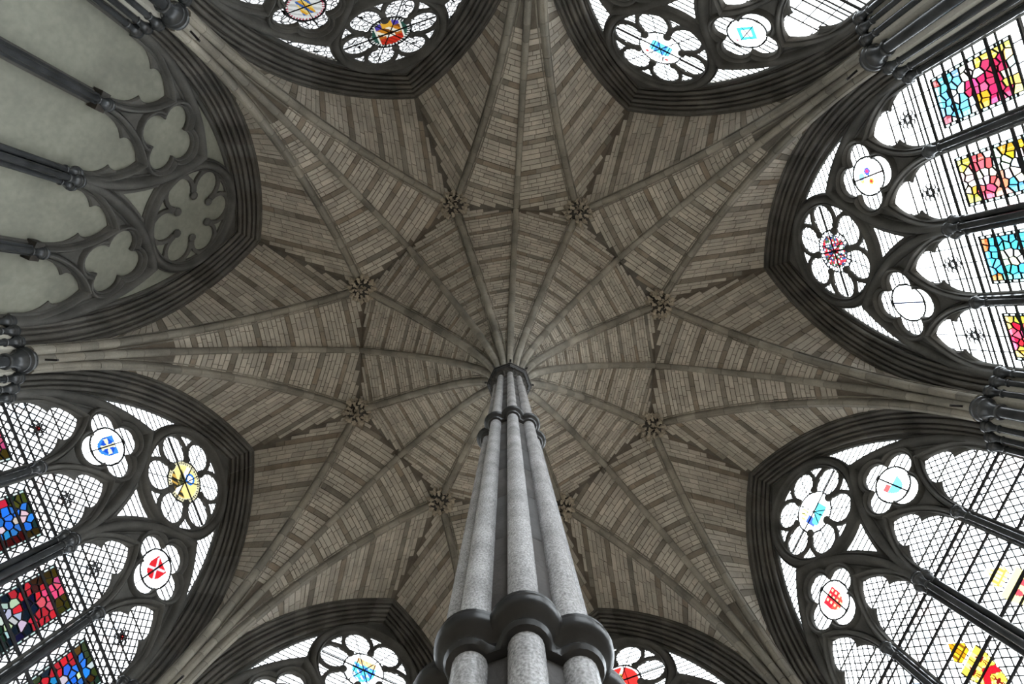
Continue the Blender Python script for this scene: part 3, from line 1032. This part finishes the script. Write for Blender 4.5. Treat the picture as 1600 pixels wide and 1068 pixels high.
def r_cyanbits(x, y):
    if abs(x + y * 0.1) < 0.026 or abs(abs(y) - 0.36) < 0.012: return BLK if abs(x + y * 0.1) < 0.026 else (70, 70, 80)
    if -0.55 < y < 0.1 and abs(x) < 0.5 and y < -0.05 + 0.3 * x: return (90, 205, 230)
    if -0.4 < y < 0.2 and -0.6 < x < -0.25: return (70, 100, 215)
    if y > 0.3 and x < -0.1 and d_sq(x, y) < 0.6 and int(x * 10) % 2: return (240, 230, 120)
    return None
def d_sq(x, y): return x * x + y * y
def r_halfcyan(x, y):
    if abs(x - 0.0) < 0.026: return BLK
    if shield(x, y, 0.5, 0.6, -0.6):
        if y < 0.05: return (110, 205, 235)
        if x < -0.1 and y < 0.35: return (235, 90, 90)
        if abs(abs(x) - 0.47) < 0.03: return (90, 90, 100)
    return None
def r_redgold(x, y):
    if abs(x) < 0.026: return BLK
    if shield(x, y):
        if int(x * 7 + 20) % 2 == 0 and int(y * 7 + 20) % 2 == 0 and abs(x) < 0.4: return (240, 205, 150)
        return (205, 36, 50) if y > -0.1 else (222, 70, 60)
    return None
def r_redflower(x, y):
    if abs(x) < 0.022: return BLK
    d = math.hypot(x, y); a = math.atan2(y, x)
    if d > 0.78: return (60, 66, 74) if int(a * 10) % 2 else None
    q = int((math.sin(int(x * 9 + 50) * 12.9898 + int(y * 9 + 50) * 78.233) * 43758.5453) % 1 * 6)
    if abs((x * 9 + 50) % 1 - 0.5) > 0.42 or abs((y * 9 + 50) % 1 - 0.5) > 0.42: return (40, 44, 52)
    return [(205, 40, 56), (236, 236, 240), (70, 96, 60), (56, 80, 140), (216, 60, 70), (200, 204, 210)][q] if d < 0.72 else (40, 44, 52)
def r_redroses(x, y):
    if abs(x) < 0.03: return (70, 60, 60)
    if math.hypot(x + 0.28, y + 0.1) < 0.17: return (236, 190, 70) if math.hypot(x + 0.28, y + 0.1) > 0.09 else (210, 50, 50)
    if math.hypot(x - 0.26, y + 0.02) < 0.2: return (60, 90, 190) if math.hypot(x - 0.26, y + 0.02) > 0.1 else (220, 60, 110)
    if math.hypot(x - 0.1, y - 0.42) < 0.2: return (130, 170, 210)
    if math.hypot(x + 0.12, y - 0.45) < 0.14: return (240, 214, 110)
    return None
def r_faint(x, y):
    if abs(x) < 0.03: return (50, 70, 120)
    if shield(x, y) and abs(abs(x) - 0.3) < 0.12: return (205, 226, 236)
    return None
def r_bluetop(x, y):
    if abs(y) < 0.03 or abs(abs(x) - 0.33) < 0.016: return (40, 50, 90) if abs(y) < 0.03 else BLK
    if abs(x) < 0.48 and -0.36 < y < 0.36 - 0.35 * x * x: return (92, 190, 235) if int(x * 9 + 20) % 3 else (60, 120, 215)
    if 0.4 < abs(x) < 0.56 and 0.42 < y < 0.60: return (220, 60, 60)
    if abs(x) < 0.36 and 0.40 < y < 0.66 and (int(x * 11 + 20) % 2 == 0): return (150, 150, 150)
    return None
def r_lozenge(x, y):
    if abs(x * 0.5 + y) < 0.028: return BLK
    if abs(x) + abs(y) < 0.6: return (70, 205, 225) if abs(x) + abs(y) > 0.34 else (245, 248, 250)
    if math.hypot(x - 0.15, y - 0.7) < 0.07: return (225, 60, 90)
    return None
def r_castle(x, y):
    d = math.hypot(x, y); a = math.atan2(y, x)
    if abs(y - 0.02) < 0.03: return BLK
    if d > 0.80: return (22, 24, 26) if int(a * 12) % 2 else (225, 225, 220)
    if abs(x) > 0.52: return (34, 70, 60) if abs(x) > 0.6 else (220, 218, 205)
    if y > 0.30: return [(196, 40, 24), (150, 34, 20)][int((x + 1) * 9 + y * 6) % 2]
    if y > 0.12: return (240, 236, 220) if abs(x) < 0.2 else (176, 90, 30)
    if y > -0.4: return [(190, 120, 30), (232, 224, 200), (120, 66, 20)][int((x + 1) * 5 + (y + 1) * 4) % 3]
    return (70, 56, 150) if abs(x) > 0.25 else (215, 160, 50)
def r_goldtop(x, y):
    d = math.hypot(x, y)
    if abs(y) < 0.03: return BLK
    if d > 0.82: return (170, 60, 80) if int(math.atan2(y, x) * 11) % 2 else (230, 230, 225)
    if abs(x) < 0.34 and abs(y) < 0.55: return [(220, 160, 40), (60, 100, 170), (235, 205, 120)][int((x + 1) * 7 + (y + 1) * 3) % 3]
    return (228, 228, 224) if int(x * 7 + y * 9) % 3 else (190, 190, 186)
ROUND = {0: (r_cyanbits, r_redgold, r_halfcyan), 1: (r_redscene, None, None), 2: (r_chequy, None, None), 3: (r_scene, r_bluecross, r_redkeys),
         5: (r_castle, r_goldtop, r_goldtop), 6: (r_bluetop, r_lozenge, r_faint), 7: (r_redflower, r_faint, r_redroses)}
RL = {0: ('roundel of white glass with cyan and violet pieces', 'red shield with gold charges on white glass', 'half cyan shield on white glass'),
      1: ('red roundel with a gold charge', '', ''), 2: ('blue chequered shield with a gold chief', '', ''),
      3: ('yellow roundel with a painted scene and blue disc', 'blue shield with a white cross', 'red shield with white crossed charges'),
      5: ('roundel with red base and gold castle between green bands', 'gold painted roundel with a beaded rim', 'gold painted roundel with a beaded rim'),
      6: ('roundel with blue chequered pieces', 'cyan lozenge on white glass', 'faint shield on white glass'),
      7: ('red and blue flowered roundel', 'pale blue roundel', 'roundel with red and gold roses')}
def arms_gold(x, y):
    """mitre over a shield, y 1 top .. -1 bottom"""
    if y > 0.25:
        yy = (y - 0.25) / 0.6
        if 0 < yy < 1 and abs(x) < 0.46 * (0.62 + 1.0 * yy if yy < 0.35 else 1.42 * (1.0 - yy) + 0.05):
            edge = 0.46 * (0.62 + 1.0 * yy if yy < 0.35 else 1.42 * (1.0 - yy) + 0.05)
            if abs(x) > edge - 0.05 or abs(yy - 0.22) < 0.025 or abs(abs(x) - 0.085) < 0.018: return (70, 48, 12)
            if abs(x) < 0.07: return (205, 130, 20)
            if yy < 0.2: return (226, 165, 30)
            return (232, 180, 40) if abs(abs(x) - 0.25) > 0.04 else (120, 80, 20)
        return None
    yy = (y + 0.95) / 1.15
    if not (0 < yy < 1): return None
    wv = 0.62 * min(1.0, math.sqrt(max(0, yy)) * 1.15)
    if abs(x) > wv: return None
    if abs(x) > wv - 0.045: return (40, 34, 14)
    for sx, sy in ((-0.28, 0.74), (0.28, 0.74), (0.0, 0.26)):
        dx, dy = x - sx, (yy - sy) * 0.72
        rr = math.hypot(dx, dy); a = math.atan2(dy, dx)
        if rr < 0.075 + 0.05 * math.cos(6 * a): return (110, 16, 18)
    v = abs(yy - 0.55 + abs(x) * 0.45)
    if v < 0.09: return (190, 22, 34)
    if v < 0.105 or abs(x - 0.02) < 0.015 and yy > 0.6 or abs(abs(x) - 0.30) < 0.012 and yy < 0.5 or abs(yy - 0.84) < 0.012: return (60, 48, 16)
    return (236, 200, 70) if (int(x * 7 + 30) + int(yy * 6)) % 3 else (240, 220, 130)
def arms_pale(x, y):
    if y > 0.25:
        c = arms_gold(x, y)
        return None if c is None else ((246, 226, 160) if c[0] > 130 else (200, 160, 80))
    yy = (y + 0.95) / 1.15
    if not (0 < yy < 1): return None
    wv = 0.62 * min(1.0, math.sqrt(max(0, yy)) * 1.15)
    if abs(x) > wv: return None
    if yy < 0.42: return (70, 165, 240) if yy < 0.37 else (80, 90, 190)
    if math.hypot(x + 0.2, yy - 0.72) < 0.12 or math.hypot(x - 0.22, yy - 0.7) < 0.12: return (190, 70, 80)
    return (245, 228, 150)

# --- put the windows together
FIG = {3: {0: fig_kneel_red, 1: fig_angel_blue, 2: fig_kneel_red, 3: fig_angel_blue}, 7: {0: fig_r4, 1: fig_r3, 2: fig_r2, 3: fig_r1}}
ARMS = {0: {1: arms_gold, 2: arms_pale, 0: arms_pale, 3: arms_pale}}
GLAZE = {0: 'diamond', 3: 'diamond', 6: 'rect', 7: 'rect', 1: 'plain', 2: 'plain', 5: 'plain'}
WL = {0: 'four-light traceried window with gold mitre and shield glass, clear lattice', 1: 'traceried window with a red roundel, half behind the pillar',
      2: 'traceried window with a blue chequered shield in its rose', 3: 'traceried window with blue cross shield and blue and red figures in diamond glazing',
      4: 'blind traceried window filled with grey-green plaster', 5: 'traceried window of dim patterned glass with a red and gold castle roundel',
      6: 'bright traceried window with a cyan lozenge in its quatrefoil', 7: 'brightest traceried window with four coloured figure panels'}
quarry_me = pane_mesh(q_shape, M['clear'])
quarry_tint = [pane_mesh(q_shape, glass('quarry_glass', c)) for c in ((0.86, 0.86, 0.84), (0.80, 0.86, 0.90), (0.88, 0.82, 0.80))]
disc_q = circ(0, 0, 0.44, 40); disc_r = circ(0, 0, 0.58, 48)
petal_loops = []
for i in range(6):
    b0 = 60 * i * D2R; lp = []
    for j in range(17):
        a = (-135 + 270 * j / 16) * D2R
        x, y = LOBE_D + (LOBE_R + 0.02) * math.cos(a), (LOBE_R + 0.02) * math.sin(a)
        lp.append((x * math.cos(b0) - y * math.sin(b0), ROSE_H + x * math.sin(b0) + y * math.cos(b0)))
    for ang in (27, 14, 0, -14, -27):
        lp.append((0.56 * math.cos(b0 + ang * D2R), ROSE_H + 0.56 * math.sin(b0 + ang * D2R)))
    petal_loops.append(lp)
rect_hs = [0.62, 0.22, -0.34, -0.72, -1.10, -1.48, -1.86, -2.2]
F_TOP, F_BOT, F_W = -0.26, -1.66, 0.40
in_fig = lambda x, h: F_BOT < h < F_TOP and abs(x) < F_W + 0.05
no_skip = lambda x, h: False
rect_plain, rect_xs = rect_grid(4, rect_hs, no_skip)
rect_fig, _ = rect_grid(4, rect_hs, in_fig)
dn_fig = diamond_net(in_fig, 0.017)
dn_arm = {f: diamond_net(lambda x, h, f=f: f(-x / 0.45, (h + 1.30) / 0.62) is not None, 0.016) for f in (arms_gold, arms_pale)}

def rosette(mb, cu, ch):
    came_loop(mb, circ(cu, ch, 0.05, 10), 0.010)
    for i in range(8):
        a = 2 * PI * i / 8
        came_loop(mb, circ(cu + 0.125 * math.cos(a), ch + 0.125 * math.sin(a), 0.055, 9), 0.010)
        came_loop(mb, circ(cu + 0.075 * math.cos(a + 0.4), ch + 0.075 * math.sin(a + 0.4), 0.026, 6), 0.008)

for k in range(8):
    rng = random.Random(100 + k)
    W = empty('window_%d' % (k + 1), (R_FRONT, 0, SILL), k)
    tag(W, WL[k], kind='structure')
    t = sub('tracery', tracery_me, W)
    obj('rose_ring', rose_ring_me, t)
    for me in sub_me: obj('sub_arch', me, t)
    for me in light_arch_me: obj('light_arch', me, t)
    for me in quat_ring_me: obj('quatrefoil_ring', me, t)
    for me in cusp_me: obj('cusp_knob', me, t)
    for u in (UM, 0.0, -UM):
        cme, lst = mull_me[u]
        mo = sub('mullion', cme, W)
        for sm, cm in lst:
            obj('shaft', sm, mo); obj('capital', cm, mo)
    for s in (1, -1):
        for sm, cm in jamb_me[s]:
            j = sub('jamb_shaft', sm, W); obj('capital', cm, j)
    if k == 4:
        pl = MB(); loop = [(W_HALF + 0.03, BOT)] + arch_pts(ARC_R + 0.03, 1, 24) + list(reversed(arch_pts(ARC_R + 0.03, -1, 24)))[1:] + [(-W_HALF - 0.03, BOT)]
        tri = tessellate_polygon([[Vector((u, h, 0)) for u, h in loop]])
        pl.add([(R_GLASS, u, SP + h) for u, h in loop], tri)
        pl.rings([[(R_GLASS, u, SP + h) for u, h in loop], [(R_GLASS + 0.12, u, SP + h) for u, h in loop]], closed_prof=True, caps=False)
        pl.add([(R_GLASS + 0.12, u, SP + h) for u, h in loop], tri)
        p = pl.build('plaster_infill', M['plaster'], W, loc=o_base[W.name]); p['label'] = 'grey-green plaster infill'
        for key, me in lug_me.items(): sub('lug_block', me, W)
        continue
    clear = M['grisaille'] if k == 5 else M['clear']
    # rose: petals, spandrels, roundel
    rg = sub('rose_glazing', head_net_me, W)
    if k == 5: rg.data = MB().mesh('empty_net', M['lead'])
    for lp in petal_loops: obj('petal_pane', pane_mesh(lp, clear), rg)
    for lp in pet_sp + [side_sp, side_sp_m, mid_sp]: obj('spandrel_pane', pane_mesh(offset_loop(lp, 0.03), clear), rg)
    fr, fq1, fq2 = ROUND[k]
    pr = obj('roundel', painted(rim(0.72 if k == 5 else 1, fr), 0, ROSE_H, 0.58, 0.58, 50, 50, lambda x, y: x * x + y * y < 1.0), rg); pr['label'] = RL[k][0]
    bars = MB()
    for i in range(3):
        a = 60 * i * D2R
        came(bars, (-1.24 * math.cos(a), ROSE_H - 1.24 * math.sin(a)), (1.24 * math.cos(a), ROSE_H + 1.24 * math.sin(a)), 0.016 if i else 0.026, R_GLASS - 0.012)
    came_loop(bars, circ(0, ROSE_H, 0.575, 48), 0.022)
    obj('iron_bars', bars.mesh('iron_bars', M['iron']), rg)
    for s, fn, lab in ((1, fq1, RL[k][1]), (-1, fq2, RL[k][2])):
        if k == 0: fn, lab = ((fq1, RL[0][1]) if s == 1 else (fq2, RL[0][2]))
        ql = quatre_loop(s * UM, Q_H, 0.42, 0.36)
        rl = circ(s * UM, Q_H, 0.44, 40)
        # four lobes outside the roundel
        qb = MB(); came_loop(qb, rl, 0.024); came(qb, (s * UM, Q_H - 0.78), (s * UM, Q_H + 0.78), 0.016)
        qg = sub('quatrefoil_glazing', qb.mesh('quatrefoil_leads', M['iron']), W)
        for i in range(4):
            b0 = i * PI / 2; lp = []
            for j in range(13):
                a = (-118 + 236 * j / 12) * D2R
                x, y = 0.42 + 0.36 * math.cos(a), 0.36 * math.sin(a)
                lp.append((s * UM + x * math.cos(b0) - y * math.sin(b0), Q_H + x * math.sin(b0) + y * math.cos(b0)))
            for q in range(7):
                a = (42 - 84 * q / 6) * D2R
                lp.append((s * UM + 0.43 * math.cos(b0 + a), Q_H + 0.43 * math.sin(b0 + a)))
            obj('lobe_pane', pane_mesh(lp, clear), qg)
        if fn:
            o = obj('roundel', painted(rim(0.72 if k == 5 else 1, fn), s * UM, Q_H, 0.44, 0.44, 44, 44, lambda x, y: x * x + y * y < 1.0), qg); o['label'] = lab
        else:
            obj('roundel', pane_mesh(rl, clear), qg)
    # the four lights
    quota = 300
    for li, cu in enumerate(LIGHTS):
        mb = MB()
        for h, tk in BARS:
            w = light_width(max(h, 0)) + 0.03
            iron(mb, cu, h, w, tk)
        lg = sub('light_glazing', mb.mesh('saddle_bars', M['iron']), W)
        low = DET
        kindg = GLAZE[k]
        leads = MB()
        fig = FIG.get(k, {}).get(li); arm = ARMS.get(k, {}).get(li)
        f_top, f_bot, f_w = F_TOP, F_BOT, F_W
        if kindg == 'diamond':
            leads = shift(dn_fig if fig else dn_arm[arm], cu)
            for sx in (-0.50, -0.44, 0.44, 0.50):
                if k == 3: came(leads, (cu + sx, DET), (cu + sx, 0.55), 0.010)
            stuff_v = MB()
            cells = sorted(QC, key=lambda c: abs(c[1] + 0.5))
            per = 75; used = 0
            for (x, h) in cells:
                if fig and f_bot - 0.08 < h < f_top + 0.08 and abs(x) < f_w + 0.07: continue
                if arm and arm(-x / 0.45, (h + 1.30) / 0.62) is not None: continue
                if h > 1.18 and abs(x) > 0.24: continue
                if used < per:
                    o = obj('pane', rng.choice(quarry_tint) if rng.random() < 0.25 else quarry_me, lg, (0, cu + x, h)); used += 1
                else:
                    n0 = len(stuff_v.v)
                    stuff_v.add([(R_GLASS, cu + x + px, SP + h + py) for px, py in q_shape], [(0, 1, 2, 3)])
            if stuff_v.v:
                o = obj('smaller_panes', stuff_v.mesh('smaller_panes', M['clear']), lg); o['kind'] = 'stuff'
        elif kindg == 'rect':
            leads = shift(rect_fig if fig else rect_plain, cu)
            hs = sorted(rect_hs + [DET, 1.33])
            for h0, h1 in zip(hs, hs[1:]):
                for x0, x1 in zip(rect_xs, rect_xs[1:]):
                    if fig and h1 < f_top + 0.02 and h0 > f_bot - 0.02 and abs((x0 + x1) / 2) < f_w: continue
                    if h0 > 0.5 and abs((x0 + x1) / 2) > 0.4: 
                        h1 = min(h1, 0.8)
                    obj('pane', pane_mesh([(cu + x0 + 0.004, h0 + 0.004), (cu + x1 - 0.004, h0 + 0.004), (cu + x1 - 0.004, h1 - 0.004), (cu + x0 + 0.004, h1 - 0.004)], M['clear']), lg)
        else:
            obj('pane', pane_mesh(offset_loop(light_loop(cu, DET), 0.03), clear), lg)
        if fig:
            cells = voronoi((cu - f_w, cu + f_w, f_bot, f_top), 6, 11, rng)
            for p, poly in cells:
                cx = sum(q[0] for q in poly) / len(poly); cy = sum(q[1] for q in poly) / len(poly)
                col = fig(-(cx - cu) / f_w, (f_top - cy) / (f_top - f_bot))
                col = tuple(max(4, min(255, v * rng.uniform(0.86, 1.1))) for v in col)
                col = tuple(int(v / 12) * 12 + 4 for v in col)
                sh = [(cx + (q[0] - cx) * 0.97, cy + (q[1] - cy) * 0.97) for q in poly]
                obj('figure_pane', pane_mesh(sh, gmat(col)), lg)
                came_loop(leads, poly, 0.014)
            # beaded border of the picture
            for sx in (-1, 1):
                nb = 12
                for i in range(nb):
                    h0, h1 = f_bot + (f_top - f_bot) * i / nb, f_bot + (f_top - f_bot) * (i + 1) / nb
                    x0, x1 = sorted((cu + sx * f_w, cu + sx * (f_w + 0.055)))
                    obj('border_pane', pane_mesh([(x0, h0 + .006), (x1, h0 + .006), (x1, h1 - .006), (x0, h1 - .006)], gmat((196, 226, 220) if (i % 2) else (232, 240, 236))), lg)
                    came(leads, (x0, h1), (x1, h1), 0.02)
                came(leads, (cu + sx * (f_w + 0.055), f_bot), (cu + sx * (f_w + 0.055), f_top), 0.016)
            came(leads, (cu - f_w - 0.06, f_top), (cu + f_w + 0.06, f_top), 0.03)
            came(leads, (cu - f_w - 0.06, f_bot), (cu + f_w + 0.06, f_bot), 0.03)
        if arm:
            o = obj('armorial_pane', painted(arm, cu, -1.30, 0.45, 0.62, 60, 84, lambda x, y, arm=arm: arm(x, y) is not None), lg)
            o['label'] = 'yellow mitre above a yellow and red shield with dark stars' if li == 1 else 'pale gold mitre above a shield'
        if k in (3, 7) :
            rosette(leads, cu, 0.42)
            if k == 3 and li in (0, 3):
                obj('rosette_pane', pane_mesh(circ(cu, 0.42, 0.045, 10), gmat((226, 60, 60)), R_GLASS - 0.012), lg)
        obj('lead_cames', leads.mesh('lead_cames', M['lead']), lg)
        # plain lower glazing, below the picture
        lowp = pane_mesh([(cu - 0.62, BOT), (cu + 0.62, BOT), (cu + 0.62, DET), (cu - 0.62, DET)], clear)
        obj('lower_pane', lowp, lg)

# ================================================================ CORNER SHAFTS
cs_x, cs_y = pol(9.03, 0)
cs_sh = MB(); cs_sh.lathe([(0.115, 0.0), (0.115, SP - 0.36)], 9.03, 0, 20)
cs_sh_me = cs_sh.mesh('shaft', M['marble'], 0.9)
cs_cap_me = cap_mesh(9.03, 0, 0.115, 0.255, SP + 0.02, 0.42, 24)
hk = MB(); hk.box(8.62, 8.86, -0.02, 0.02, SP + 0.20, SP + 0.24)
hk_me = hk.mesh('iron_hook', M['iron'])
for k in range(8):
    e = empty('wall_shaft', (9.03, 0, 0), ang=BAY[k] + 22.5 * D2R)
    tag(e, 'dark marble corner shaft between ' + REF[k] + ' and ' + REF[(k + 1) % 8], 'shaft', 'marble shafts in the eight corners')
    sub('shaft', cs_sh_me, e); sub('capital', cs_cap_me, e); sub('iron_hook', hk_me, e)

# ================================================================ CENTRAL PILLAR
P_ANG = BAY[0] - 22.5 * D2R
pil = empty('stone_pillar', (0, 0, 0), ang=P_ANG)
tag(pil, 'clustered grey marble pillar with eight shafts standing in the middle of the room', 'pillar', kind='thing')
RS, SA = 0.23, 0.056
RING1, RING2 = EYE + 1.50, EYE + 4.95
rng = random.Random(12)
z = 0.0
while z < SP - 0.31:
    z1 = min(SP - 0.30, z + rng.uniform(0.38, 0.62))
    b = MB(); b.lathe([(0.200, z), (0.213, z + 0.012), (0.213, z1 - 0.012), (0.200, z1)], 0, 0, 24); sub('core_drum', b.mesh('core_drum', M['core'], 0.9), pil)
    z = z1
b = MB(); b.rings([[(r * math.cos(PI / 4 * i + PI / 8), r * math.sin(PI / 4 * i + PI / 8), zz) for i in range(8)] for r, zz in ((0.58, 0.0), (0.58, 0.16), (0.50, 0.19), (0.44, 0.24), (0.40, 0.30), (0.22, 0.32))], closed_prof=True)
sub('plinth', b.mesh('plinth', M['ring']), pil)
for k in range(8):
    x, y = pol(RS, 45 * k)
    b = MB(); b.lathe([(SA, 0.3), (SA, SP - 0.36)], x, y, 20)
    sub('shaft', b.mesh('pillar_shaft', M['pillar'], 0.9), pil)
def lobed(rad_lobe, z, inner=0.24):
    """outline of eight merged lobes around the pillar"""
    pts = []
    n = 96
    for i in range(n):
        a = 2 * PI * i / n
        best = inner
        for k in range(8):
            da = (a - k * PI / 4 + PI) % (2 * PI) - PI
            if abs(da) > 0.9: continue
            s_ = RS * math.sin(da)
            if abs(s_) < rad_lobe:
                best = max(best, RS * math.cos(da) + math.sqrt(rad_lobe ** 2 - s_ ** 2))
        pts.append((best * math.cos(a), best * math.sin(a), z))
    return pts
def annulet(z, sc=1.0):
    b = MB()
    prof = [(0.058, -0.075), (0.075, -0.07), (0.083, -0.055), (0.075, -0.04), (0.082, -0.03), (0.100, -0.022), (0.112, -0.012), (0.120, 0.0), (0.121, 0.018), (0.112, 0.03), (0.116, 0.04), (0.105, 0.052), (0.06, 0.06)]
    b.rings([lobed(r * sc, z + dz * sc) for r, dz in prof], closed_prof=True)
    return b.mesh('annulet', M['ring'], 0.7)
sub('annulet', annulet(RING1), pil); sub('annulet', annulet(RING2), pil)
# octagonal abacus
def oct_ring(r, z): return [(r * math.cos(PI / 4 * i), r * math.sin(PI / 4 * i), z) for i in range(8)]
b = MB(); b.rings([oct_ring(0.36, SP - 0.16), oct_ring(0.395, SP - 0.13), oct_ring(0.40, SP - 0.10), oct_ring(0.385, SP - 0.085), oct_ring(0.425, SP - 0.06), oct_ring(0.43, SP - 0.02), oct_ring(0.41, SP)], closed_prof=True)
sub('abacus', b.mesh('abacus', M['ring']), pil)
b = MB(); b.lathe([(0.225, SP - 0.42), (0.25, SP - 0.38), (0.24, SP - 0.34), (0.26, SP - 0.25), (0.33, SP - 0.15)], 0, 0, 24)
cap = sub('capital', b.mesh('capital_bell', M['carved'], 0.9), pil)

def leaf(mb, base, out, up, size, rng):
    """curled three-lobed leaf growing from base along up and rolling over towards out"""
    base = Vector(base); out = Vector(out).normalized(); up = Vector(up).normalized(); side = up.cross(out).normalized()
    outline = [(-0.10, 0.0), (-0.30, 0.30), (-0.22, 0.48), (-0.42, 0.72), (-0.16, 0.86), (0.0, 1.05), (0.16, 0.86), (0.42, 0.72), (0.22, 0.48), (0.30, 0.30), (0.10, 0.0)]
    def place(x, t, lift):
        a = t * 1.9
        p = base + side * (x * size) + up * (size * math.sin(a) / 1.9 * 1.3) + out * (size * (1 - math.cos(a)) / 1.9 * 1.2) + out * (lift * size)
        return p
    rim_ = [place(x, t, -0.10 * abs(x) * 2) for x, t in outline]
    mid = [place(0, t, 0.12) for t in (0.0, 0.4, 0.75, 1.0)]
    n = len(rim_)
    back = [p - out * (0.07 * size) for p in rim_]
    vs = rim_ + mid + back
    m = n
    fs = [(0, 1, m + 1, m), (1, 2, m + 1), (2, 3, m + 2, m + 1), (3, 4, m + 2), (4, 5, m + 3, m + 2), (5, 6, m + 3), (6, 7, m + 2, m + 3), (7, 8, m + 2), (8, 9, m + 1, m + 2), (9, 10, m, m + 1)]
    o = n + 4
    fs += [(i, o + i, o + (i + 1) % n, (i + 1) % n) for i in range(n)]
    fs.append(tuple(o + i for i in reversed(range(n))))
    mb.add(vs, fs)
rng = random.Random(3)
b = MB()
for row, (zz, rr, n, sz) in enumerate(((SP - 0.36, 0.235, 22, 0.11), (SP - 0.30, 0.245, 26, 0.11), (SP - 0.245, 0.265, 24, 0.085))):
    for i in range(n):
        a = 2 * PI * (i + 0.5 * (row % 2)) / n
        leaf(b, (rr * math.cos(a), rr * math.sin(a), zz), (math.cos(a), math.sin(a), 0.15), (0.2 * math.cos(a), 0.2 * math.sin(a), 1), sz * rng.uniform(0.85, 1.15), rng)
o = obj('carved_leaves', b.mesh('carved_leaves', M['carved']), cap); o['label'] = 'blackened carved foliage'
for k in range(8):
    x, y = pol(0.40, 45 * k)
    b = MB(); a = k * PI / 4
    ca, sa = math.cos(a), math.sin(a)
    def pt(r, s, z): return (r * ca - s * sa, r * sa + s * ca, z)
    r0_, r1_, w = 0.38, 0.47, 0.016
    b.add([pt(r0_, -w, SP + .10), pt(r1_, -w, SP + .10), pt(r1_, w, SP + .10), pt(r0_, w, SP + .10), pt(r0_, -w, SP + .14), pt(r1_, -w, SP + .14), pt(r1_, w, SP + .14), pt(r0_, w, SP + .14)],
          [(0, 3, 2, 1), (4, 5, 6, 7), (0, 1, 5, 4), (1, 2, 6, 5), (2, 3, 7, 6), (3, 0, 4, 7)])
    sub('iron_hook', b.mesh('iron_hook', M['iron']), pil)

# ================================================================ BOSSES
def boss_meshes(seed):
    rng = random.Random(seed)
    c = MB(); c.lathe([(0.10, -0.20), (0.24, -0.15), (0.33, -0.03), (0.34, 0.10), (0.30, 0.25)], 0, 0, 20)
    f = MB()
    n = 40
    for i in range(n):
        # spread over the lower dome
        t = math.sqrt((i + 0.5) / n); a = i * 2.39996
        th = t * 95 * D2R
        d = Vector((math.sin(th) * math.cos(a), math.sin(th) * math.sin(a), -math.cos(th)))
        p = Vector((d.x * 0.335, d.y * 0.335, d.z * 0.22 - 0.03))
        tang = Vector((math.cos(a), math.sin(a), 0)) * math.cos(th) + Vector((0, 0, math.sin(th)))
        tang = (tang + Vector((rng.uniform(-0.7, 0.7), rng.uniform(-0.7, 0.7), rng.uniform(-0.3, 0.3)))).normalized()
        leaf(f, p, d, tang - d * tang.dot(d), rng.uniform(0.15, 0.21), rng)
    for i in range(9):                       # a smaller whorl closing over the middle
        a = i * 2 * PI / 9 + 0.3; rr = 0.17 if i % 2 else 0.11
        d = Vector((0.35 * math.cos(a), 0.35 * math.sin(a), -1)).normalized()
        tw = Vector((-math.cos(a) - 0.6 * math.sin(a), -math.sin(a) + 0.6 * math.cos(a), -0.15))
        leaf(f, Vector((rr * math.cos(a), rr * math.sin(a), -0.20)), d, tw - d * tw.dot(d), rng.uniform(0.13, 0.17), rng)
    return c.mesh('boss_core', M['carved'], 1.2), f.mesh('boss_leaves', M['boss'])  # core coloured dark to paint shade into the gaps between leaves
for k in range(8):
    cme, fme = boss_meshes(40 + k)
    e = empty('ceiling_boss', (BOSS_R, 0, BOSS_Z), k)
    tag(e, 'carved leafy stone boss where the ribs meet before ' + REF[k], 'boss', 'carved bosses around the vault')
    obj('core', cme, e); obj('leaves', fme, e)
